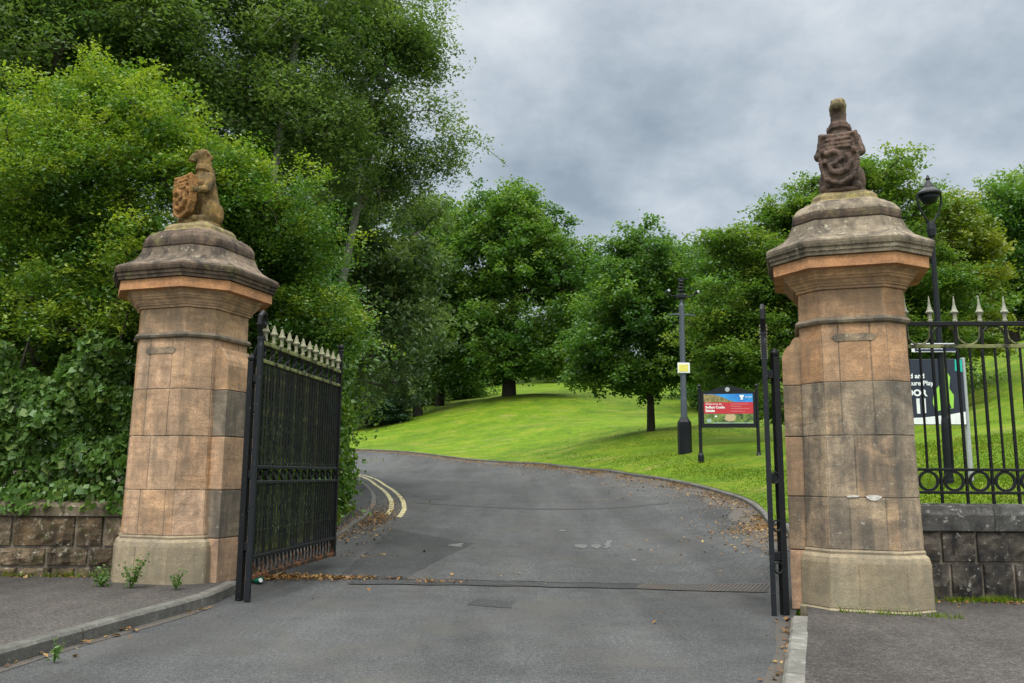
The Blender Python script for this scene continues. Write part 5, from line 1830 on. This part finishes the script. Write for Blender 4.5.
for k, (nm, lab, px, Y, ys_, rs, mt, nbv, lf) in enumerate([
    ('hill_tree', 'dark tree filling the wood left of the large oak', 440, 88, (230, 280, 330, 370), (3.4, 3.6, 3.8, 3.2), 'leaf_lime', 90, 0.36),
    ('hill_tree', 'grey green tree between the drooping tree and the oak', 418, 78, (280, 330, 370), (2.4, 2.8, 2.6), 'leaf_willow', 70, 0.32),
    ('hill_tree', 'dark tree behind the gap between the oak and the lone lawn tree', 590, 108, (290, 330, 365), (3.6, 4.2, 3.6), 'leaf_lime', 90, 0.42),
    ('hill_tree', 'olive tree showing above the camera pole', 712, 82, (275, 320, 360), (3.0, 3.6, 3.6), 'leaf_oak', 90, 0.34),
    ('hill_tree', 'dark tree closing the wood behind the notice board', 725, 70, (300, 345, 385), (2.6, 3.2, 3.0), 'leaf_lime', 80, 0.3)]):
    b = at(px, 400, Y)
    tree(nm, lab, 'tree', [gp(b.x, b.y), gp(b.x, b.y, 2.5), gp(b.x, b.y, 6)], 0.4, [LB(px + rng.uniform(-8, 8), y, Y, r, r, r * 0.8) for y, r in zip(ys_, rs)], int(nbv * 1.6), 9, 28, 0.8, 0.38, lf, M[mt], M['bark_dark'], shell=0.4, tip=0.3, aspect=0.6, **woods)
for k, (px, py, Y, r) in enumerate([(415, 398, 92, 1.5), (460, 393, 96, 1.6), (555, 380, 108, 1.8), (590, 378, 112, 2.0)]):
    tree('undergrowth_bush', ['low bush at the wood edge left of the oak', 'pale low bush just left of the oak trunk', 'low bush on the crest right of the oak trunk', 'low bush behind the lawn crest left of the lone tree'][k], 'bush',
         [gz(px, py + 8, Y), gz(px, py + 4, Y, 0.6), gz(px, py, Y, 1.0)], 0.08, [LB(px, py - 2, Y, r * 1.8, r, r * 0.7), LB(px + 14, py - 4, Y, r * 1.6, r, r * 0.8)], 34, 8, 22, 0.6, 0.3, 0.3,
         M['leaf_oak' if k == 1 else 'leaf_ash'], M['bark_dark'], group='bushes at the edge of the wood', flat=0.6, twig_frac=0, rmin=0.02, shell=0.4, aspect=0.6)
# layered beech behind the right pillar
lay = [LB(750, 320, 36.5, 2.3, 2, 3.6), LB(860, 265, 36.8, 3.4, 2.4, 4.2), LB(925, 310, 36.8, 1.8, 2, 3.0), LB(790, 250, 36.6, 1.7, 2, 2.2)]
for (px, py, rx) in [(745, 300, 1.8), (770, 262, 1.5), (735, 335, 2.0), (760, 370, 2.2), (720, 355, 1.5), (800, 215, 1.6), (840, 190, 1.5), (880, 175, 1.2), (800, 290, 2.4), (860, 240, 2.6), (900, 220, 1.7), (905, 285, 1.6), (770, 405, 1.6), (860, 330, 3.0), (728, 245, 0.7), (745, 265, 0.9), (910, 340, 1.8), (935, 385, 1.6), (700, 330, 1.0)]:
    lay.append(LB(px, py, 36, rx, 2.2, rx * 0.42))
bt = at(850, 440, 36)
tree('beech_tree', 'spreading olive green beech with layered branches behind the weathered pillar', 'tree', [gp(bt.x, bt.y, -0.1), gp(bt.x, bt.y, 2.5), gp(bt.x, bt.y, 6), gp(bt.x, bt.y, 9.5)], 0.4, lay,
     560, 10, 32, 0.45, 0.2, 0.17, M['leaf_beech'], M['bark'], shell=0.42, flat=0.45, tip=0.5, aspect=0.55, twig_frac=0.12, rmin=0.016, up=0.7, sprays=90, spray_len=1.0,
     extra=[at(708, 236, 36), at(716, 240, 36), at(722, 252, 36), at(762, 225, 36), at(775, 205, 36), at(792, 190, 36), at(902, 168, 36), at(925, 188, 36), at(812, 182, 36)])
tree('maple_tree', 'yellow green tree behind the lantern and railings', 'tree', [gp(*at(948, 400, 40)[:2]), gp(*at(948, 400, 40)[:2], 3), gp(*at(948, 380, 40)[:2], 6)], 0.25,
     [LB(945, 230, 40, 1.6, 1.7, 1.7), LB(965, 270, 40, 1.6, 1.7, 1.7), LB(930, 300, 40, 1.7, 1.7, 1.7), LB(965, 330, 40, 1.5, 1.7, 1.4), LB(935, 350, 40, 1.5, 1.5, 1.1)], 170, 9, 32, 0.42, 0.2, 0.19, M['leaf_yellow'], M['bark'], shell=0.4, tip=0.45, aspect=0.6,
     twig_frac=0.1, rmin=0.016, flat=0.5)
tree('dark_tree', 'dark green rounded tree at the right edge on the hill', 'tree', [gp(*at(1015, 370, 56)[:2]), gp(*at(1015, 370, 56)[:2], 3), gp(*at(1015, 370, 56)[:2], 7)], 0.4,
     [LB(1000, 235, 56, 2.6, 2.6, 2.4), LB(1040, 215, 56, 3.2, 2.6, 2.8), LB(1000, 290, 56, 2.8, 2.6, 2.2), LB(1050, 290, 56, 3.2, 2.6, 2.6)], 190, 10, 30, 0.6, 0.28, 0.25, M['leaf_lime'], M['bark_dark'], shell=0.38, tip=0.3, aspect=0.62, **woods)
tree('dark_tree', 'brownish topped tree behind the dark rounded one at the right edge', 'tree', [gp(*at(1020, 370, 66)[:2]), gp(*at(1020, 370, 66)[:2], 3), gp(*at(1020, 370, 66)[:2], 8)], 0.4,
     [LB(1010, 205, 66, 2.8, 2.6, 1.6), LB(1060, 195, 66, 3.6, 2.6, 2.4), LB(965, 240, 66, 2.4, 2.4, 2.2), LB(1105, 230, 66, 3.4, 2.6, 3.4), LB(1090, 290, 66, 3.4, 2.6, 3.0)], 150, 9, 26, 0.6, 0.3, 0.28, M['leaf_beech'], M['bark_dark'], shell=0.38, tip=0.3, aspect=0.62, **woods)

# far wooded ridge that closes the view beyond the lawn
root = None
Pw = []
n = 80000
xw = rng.uniform(-75, 95, n)
yw = rng.uniform(112, 128, n) 
cl = np.array([mnoise.noise(Vector((a * 0.12, b * 0.1, 4))) for a, b in zip(xw, yw)])
zw = G(xw, yw) + rng.uniform(0, 1, n) ** 0.8 * (15 + 6 * cl)
sz = rng.uniform(0.35, 0.8, n)
o = leaf_mesh('far_wood', np.stack([xw, yw, zw], -1), sz, sz * 0.6, rng.normal(0.4, 0.25, n) + 0.4 * cl, M['leaf_ash'])
tag(o, kind='stuff')
# leaf mould under the left wood
A = np.zeros((60, 40, 3))
_o = np.argsort(LKs[:, 1])
for i, t in enumerate(np.linspace(0, 1, 60)):
    yy = 12.4 + 44 * t
    xe = float(np.interp(yy, LKs[_o, 1], LKs[_o, 0])) - 1.6 - 0.4 * math.sin(t * 25)
    for j, u in enumerate(np.linspace(0, 1, 40)):
        A[i, j] = (xe - (60 + xe) * u ** 1.5 if xe > -60 else xe, yy, 0)
A[..., 2] = G(A[..., 0], A[..., 1]) + 0.16
tag(grid_mesh('woodland_floor', A[:, ::-1], M['soil']), kind='structure')

# ------------------------------------------------------------------ small growth, litter
def weed(label, x, y, z, h, n, r, leaf):
    root = thing('weed', label, 'weed', (x, y, z), 0, 'weeds at the kerb and pillar foot')
    P, st = [], MB()
    for i in range(9):
        a = rng.uniform(0, 2 * np.pi)
        tip = np.array([math.cos(a) * r * rng.uniform(0.3, 1), math.sin(a) * r * rng.uniform(0.3, 1), h * rng.uniform(0.5, 1)])
        st.tube([(0, 0, 0), tip * 0.5 + np.array([0, 0, 0.05 * h]), tip], [0.006, 0.004, 0.002], 4)
        for k in range(n // 9):
            t = rng.uniform(0.15, 1)
            P.append(tip * t + rng.normal(0, leaf * 0.6, 3))
    P = np.array(P)
    P[:, 2] = np.abs(P[:, 2]) + 0.01
    s = leaf * rng.uniform(0.6, 1.3, len(P))
    leaf_mesh('foliage', P, s, s * 0.5, rng.normal(0.5, 0.2, len(P)), M['weed'], 0.4, 0.0, root)
    st.build('stem', M['weed'], root)


w = at(103, 585, 10.55); weed('low weed at the left foot of the clean pillar', w.x, w.y, 0.12, 0.22, 160, 0.18, 0.05)
w = at(131, 592, 10.45); weed('tall feathery weed in front of the clean pillar plinth', w.x, w.y, 0.12, 0.36, 220, 0.17, 0.05)
w = at(176, 590, 10.3); weed('small weed in front of the clean pillar by the kerb end', w.x, w.y, 0.12, 0.22, 110, 0.12, 0.04)
w = at(52, 655, 7.0); weed('tiny weed growing from the kerb joint', w.x + 0.02, w.y, 0.0, 0.16, 60, 0.06, 0.035)
w = at(762, 573, 12.3); weed('grass tuft beside the open gate on the road edge', w.x + 0.25, w.y + 0.4, 0.02, 0.14, 120, 0.2, 0.06)


def blades(name, P, hgt, tint, mat=None, wid=0.012):
    n = len(P)
    a = rng.uniform(0, 2 * np.pi, n)
    s = np.stack([np.cos(a), np.sin(a), np.zeros(n)], -1)
    lean = rng.normal(0, 0.45, (n, 3)); lean[:, 2] = 1
    lean /= np.linalg.norm(lean, axis=1)[:, None]
    hh = hgt * rng.uniform(0.5, 1.3, n)
    V = np.empty((n, 3, 3))
    V[:, 0] = P - s * (wid if np.isscalar(wid) else wid[:, None])
    V[:, 1] = P + s * (wid if np.isscalar(wid) else wid[:, None])
    V[:, 2] = P + lean * hh[:, None]
    me = raw_mesh(name, V.reshape(-1, 3), np.arange(n * 3).reshape(n, 3), mat or M['blade'], False, np.clip(tint, 0, 1))
    return tag(link_mesh(name, me), kind='stuff')


# lawn grass near enough to read as blades
n = 260000
d = 11.5 + 40 * rng.random(n) ** 1.3
u = rng.uniform(-0.25, 0.66, n)
x, y = u * d, d
ok = signed_dist(x, y, ROAD_POLY) > 0.14
ok &= ~((y < 11.2))
ok &= (x > 4.6) | (y > 16)
ok &= ~((x < -3) & (y < 45))
ok &= rng.random(n) < 1 - sstep(16, 50, d)
x, y, d = x[ok], y[ok], d[ok]
sd = signed_dist(x, y, ROAD_POLY)
z = G(x, y) + np.where(sd < 2.2, 0.075, 0.05)
cl = np.array([mnoise.noise(Vector((a * 0.6, b * 0.6, 2))) for a, b in zip(x, y)])
blades('lawn_grass', np.stack([x, y, z], -1), 0.025 + 0.025 * np.clip(cl + 0.3, 0, 1) + 0.0004 * d, rng.normal(0.5, 0.2, len(x)) + 0.4 * cl, wid=0.004 + 0.0006 * d)
# rough grass strip at the foot of the right wall and pillar
n = 15000
x = rng.uniform(3.5, 12, n)
y = 10.3 - np.abs(rng.normal(0, 0.09, n)) - 0.03
cl = np.array([mnoise.noise(Vector((a * 1.7, 0, 5))) for a in x])
x = np.where(x < 4.75, rng.uniform(3.5, 4.62, n), x)
pil = (x < 4.7)
y = np.where(pil, 9.17 + (4.2 - x) * 0.33 - np.abs(rng.normal(0, 0.06, n)), y)
cl2 = np.array([mnoise.noise(Vector((a * 6.5, 2, 5))) for a in x])
k = (rng.random(n) < 0.25 + 0.8 * cl + 0.8 * cl2) & (~pil | (rng.random(n) < 0.25))
blades('kerb_grass', np.stack([x, y, np.full(n, 0.066)], -1)[k], 0.06 + 0.07 * np.clip(cl[k], 0, 1), rng.normal(0.6, 0.3, k.sum()), wid=0.006)
n = 4200
x = rng.uniform(-13.5, -4.9, n)
cl = np.array([mnoise.noise(Vector((a * 1.3, 3, 5))) for a in x])
y = 11.5 - np.abs(rng.normal(0, 0.06, n))
k = rng.random(n) < 0.12 + 1.0 * cl
blades('kerb_grass', np.stack([x, y, np.full(n, 0.12)], -1)[k], 0.09 + 0.05 * np.clip(cl[k], 0, 1), rng.normal(0.55, 0.25, k.sum()), wid=0.006)
# undergrowth along the foot of the ivy bank
n = 2600
yy = rng.uniform(14.0, 20.8, n)
q = np.stack([-3.72 - np.abs(rng.normal(0, 0.14, n)), yy], -1)
cl = np.array([mnoise.noise(Vector((a * 1.1, b * 0.9, 5))) for a, b in q])
k = rng.random(n) < 0.3 + cl
q = q[k]
blades('verge_growth', np.stack([q[:, 0], q[:, 1], G(q[:, 0], q[:, 1]) + 0.08], -1), 0.2, rng.normal(0.55, 0.25, len(q)), wid=0.012)


def litter(name, P, size):
    n = len(P)
    s = size * np.clip(rng.lognormal(-0.2, 0.5, n), 0.25, 2.0)
    o = leaf_mesh(name, P, s, s * rng.uniform(0.35, 0.8, n), rng.normal(0.45, 0.3, n), M['litter'], up=0.8, droop=0.0)
    return tag(o, kind='stuff')


LP = []
# along the inner right kerb
ln = RKs[(RKs[:, 1] > 13) & (RKs[:, 1] < 60)]
tnn = np.gradient(ln, axis=0); tnn /= np.linalg.norm(tnn, axis=1)[:, None]
nn = np.stack([tnn[:, 1], -tnn[:, 0]], -1)
n = 24000
i = rng.integers(0, len(ln), n)
dd = np.abs(rng.exponential(0.3, n)) * np.where(rng.random(n) < 0.8, 1, 2.2)
q = ln[i] - nn[i] * (dd + 0.02)[:, None] + tnn[i] * rng.uniform(-0.3, 0.3, n)[:, None]
cl = np.array([mnoise.noise(Vector((a * 0.5, b * 0.5, 9))) for a, b in q])
k = rng.random(n) < 0.6 + 0.9 * cl
LP.append(q[k])
# gate foot and left inner kerb
def blob(px, py, n, sx, sy):
    c = rd(px, py)
    return np.stack([rng.normal(c[0], sx, n), rng.normal(c[1], sy, n)], -1)
LP += [blob(305, 577, 620, 0.45, 0.11), blob(345, 578, 300, 0.5, 0.06), blob(275, 579, 420, 0.3, 0.15), blob(380, 517, 800, 0.2, 0.9), blob(371, 523, 600, 0.22, 0.9), blob(352, 532, 500, 0.35, 0.8), blob(345, 540, 120, 0.3, 0.6), blob(365, 556, 60, 0.3, 0.2),
       blob(437, 582, 90, 0.2, 0.05), blob(392, 503, 200, 0.18, 1.3), blob(450, 580, 40, 0.6, 0.2)]
# outer left kerb gutter
ln = LKs[(LKs[:, 1] > 3) & (LKs[:, 1] < 9.8)]
i = rng.integers(0, len(ln), 420)
q = ln[i] + np.stack([np.abs(rng.exponential(0.05, 420)) + 0.015, rng.uniform(-0.1, 0.1, 420)], -1)
cl = np.array([mnoise.noise(Vector((0, b * 1.4, 9))) for a, b in q])
LP.append(q[rng.random(420) < 0.35 + cl])
ln = RKs[(RKs[:, 1] > 3) & (RKs[:, 1] < 9.2)]
i = rng.integers(0, len(ln), 120)
LP.append(ln[i] - np.stack([np.abs(rng.exponential(0.05, 120)) + 0.01, rng.uniform(-0.1, 0.1, 120)], -1))
# a few blown about the road
q = np.stack([rng.uniform(-3, 5, 160), rng.uniform(5, 40, 160)], -1)
q = q[signed_dist(q[:, 0], q[:, 1], ROAD_POLY) < -0.3]
LP.append(q)
LP = np.vstack(LP)
zz = G(LP[:, 0], LP[:, 1])
sdl = signed_dist(LP[:, 0], LP[:, 1], ROAD_POLY)
zz = zz + np.where(sdl > 0.0, 0.11, 0.015) + rng.uniform(0, 0.015, len(LP))
litter('fallen_leaves', np.stack([LP[:, 0], LP[:, 1], zz], -1), 0.045)
# straw and leaf scraps at the wall feet
n = 260
q = np.stack([rng.uniform(-13, -5.2, n), 11.5 - np.abs(rng.normal(0, 0.1, n)), np.full(n, 0.13)], -1)
q2 = np.stack([rng.uniform(4.9, 9, 160), 10.15 - np.abs(rng.normal(0, 0.12, 160)), np.full(160, 0.075)], -1)
litter('fallen_leaves', np.vstack([q, q2]), 0.05)

# ------------------------------------------------------------------ sky and light
SUN_EL, SUN_AZ = R(58), R(200)      # azimuth clockwise from +Y
world = bpy.data.worlds.new('World')
scene.world = world
world.use_nodes = True
nt = world.node_tree
nt.nodes.clear()
wo = nt.nodes.new('ShaderNodeOutputWorld')
bg = nt.nodes.new('ShaderNodeBackground')
sky = nt.nodes.new('ShaderNodeTexSky')
sky.sky_type = 'NISHITA'
sky.sun_disc = False
sky.sun_elevation = SUN_EL
sky.sun_rotation = SUN_AZ
tc = nt.nodes.new('ShaderNodeTexCoord')
sep = nt.nodes.new('ShaderNodeSeparateXYZ')
nt.links.new(tc.outputs['Generated'], sep.inputs[0])
def MT(op, a, b=None, c=None):
    n = nt.nodes.new('ShaderNodeMath')
    n.operation = op
    for i, v in enumerate((a, b, c)):
        if v is None: continue
        if isinstance(v, (int, float)): n.inputs[i].default_value = v
        else: nt.links.new(v, n.inputs[i])
    return n.outputs[0]
zc = MT('MAXIMUM', sep.outputs['Z'], 0.0)
den = MT('ADD', zc, 0.42)
cx = MT('DIVIDE', sep.outputs['X'], den)
cy = MT('DIVIDE', sep.outputs['Y'], den)
comb = nt.nodes.new('ShaderNodeCombineXYZ')
nt.links.new(cx, comb.inputs[0]); nt.links.new(cy, comb.inputs[1])
nz = nt.nodes.new('ShaderNodeTexNoise')
nz.inputs['Scale'].default_value = 3.0
nz.inputs['Detail'].default_value = 6
nz.inputs['Roughness'].default_value = 0.57
nz.inputs['Distortion'].default_value = 0.0
mp = nt.nodes.new('ShaderNodeMapping')
mp.inputs['Location'].default_value = (0.35, 0.9, 0.0)
mp.inputs['Scale'].default_value = (1.0, 1.0, 1.0)
nt.links.new(comb.outputs[0], mp.inputs[0])
nt.links.new(mp.outputs[0], nz.inputs['Vector'])
cr = ramp(nt, [(0.32, (3.1, 3.75, 4.4)), (0.46, (4.5, 5.2, 5.85)), (0.57, (6.0, 6.6, 7.15)), (0.72, (8.2, 8.6, 8.9))], nz.outputs['Fac'])
# overcast: brightest overhead, dim towards the horizon
el = MT('POWER', MT('SMOOTH_MIN', MT('MULTIPLY', MT('MAXIMUM', MT('SUBTRACT', sep.outputs['Z'], 0.53), 0.0), 3.0), 1.0, 0.2), 1.0)
back = MT('MULTIPLY', MT('MAXIMUM', MT('MULTIPLY', sep.outputs['Y'], -1.0), 0.0), 1.2)
gv = nt.nodes.new('ShaderNodeCombineXYZ')
for k_, w_ in enumerate((1.12, 1.0, 0.84)):
    nt.links.new(MT('ADD', MT('MULTIPLY', MT('ADD', MT('MULTIPLY', el, 6.9), back), w_), 1.0), gv.inputs[k_])
hs_ = nt.nodes.new('ShaderNodeVectorMath'); hs_.operation = 'MULTIPLY'
nt.links.new(cr.outputs[0], hs_.inputs[0]); nt.links.new(gv.outputs[0], hs_.inputs[1])
mx = mix(nt, 0.88, sky.outputs[0], hs_.outputs[0])
nt.links.new(mx, bg.inputs[0])
bg.inputs[1].default_value = 0.1
nt.links.new(bg.outputs[0], wo.inputs[0])

sd_ = bpy.data.lights.new('sun', 'SUN')
sd_.energy = 1.5
sd_.angle = R(14)
sd_.color = (1.0, 0.95, 0.87)
so_ = bpy.data.objects.new('sun', sd_)
COL.objects.link(so_)
dv = Vector((math.sin(SUN_AZ) * math.cos(SUN_EL), math.cos(SUN_AZ) * math.cos(SUN_EL), math.sin(SUN_EL)))
so_.rotation_euler = (-dv).to_track_quat('-Z', 'Y').to_euler()

vs = scene.view_settings
vs.view_transform = 'Standard'
vs.look = 'None'
vs.exposure = 0.12
vs.gamma = 1.0
vs.use_curve_mapping = False
scene.render.engine = 'CYCLES'
scene.cycles.max_bounces = 8
scene.cycles.diffuse_bounces = 5
scene.cycles.glossy_bounces = 2
scene.cycles.transmission_bounces = 4
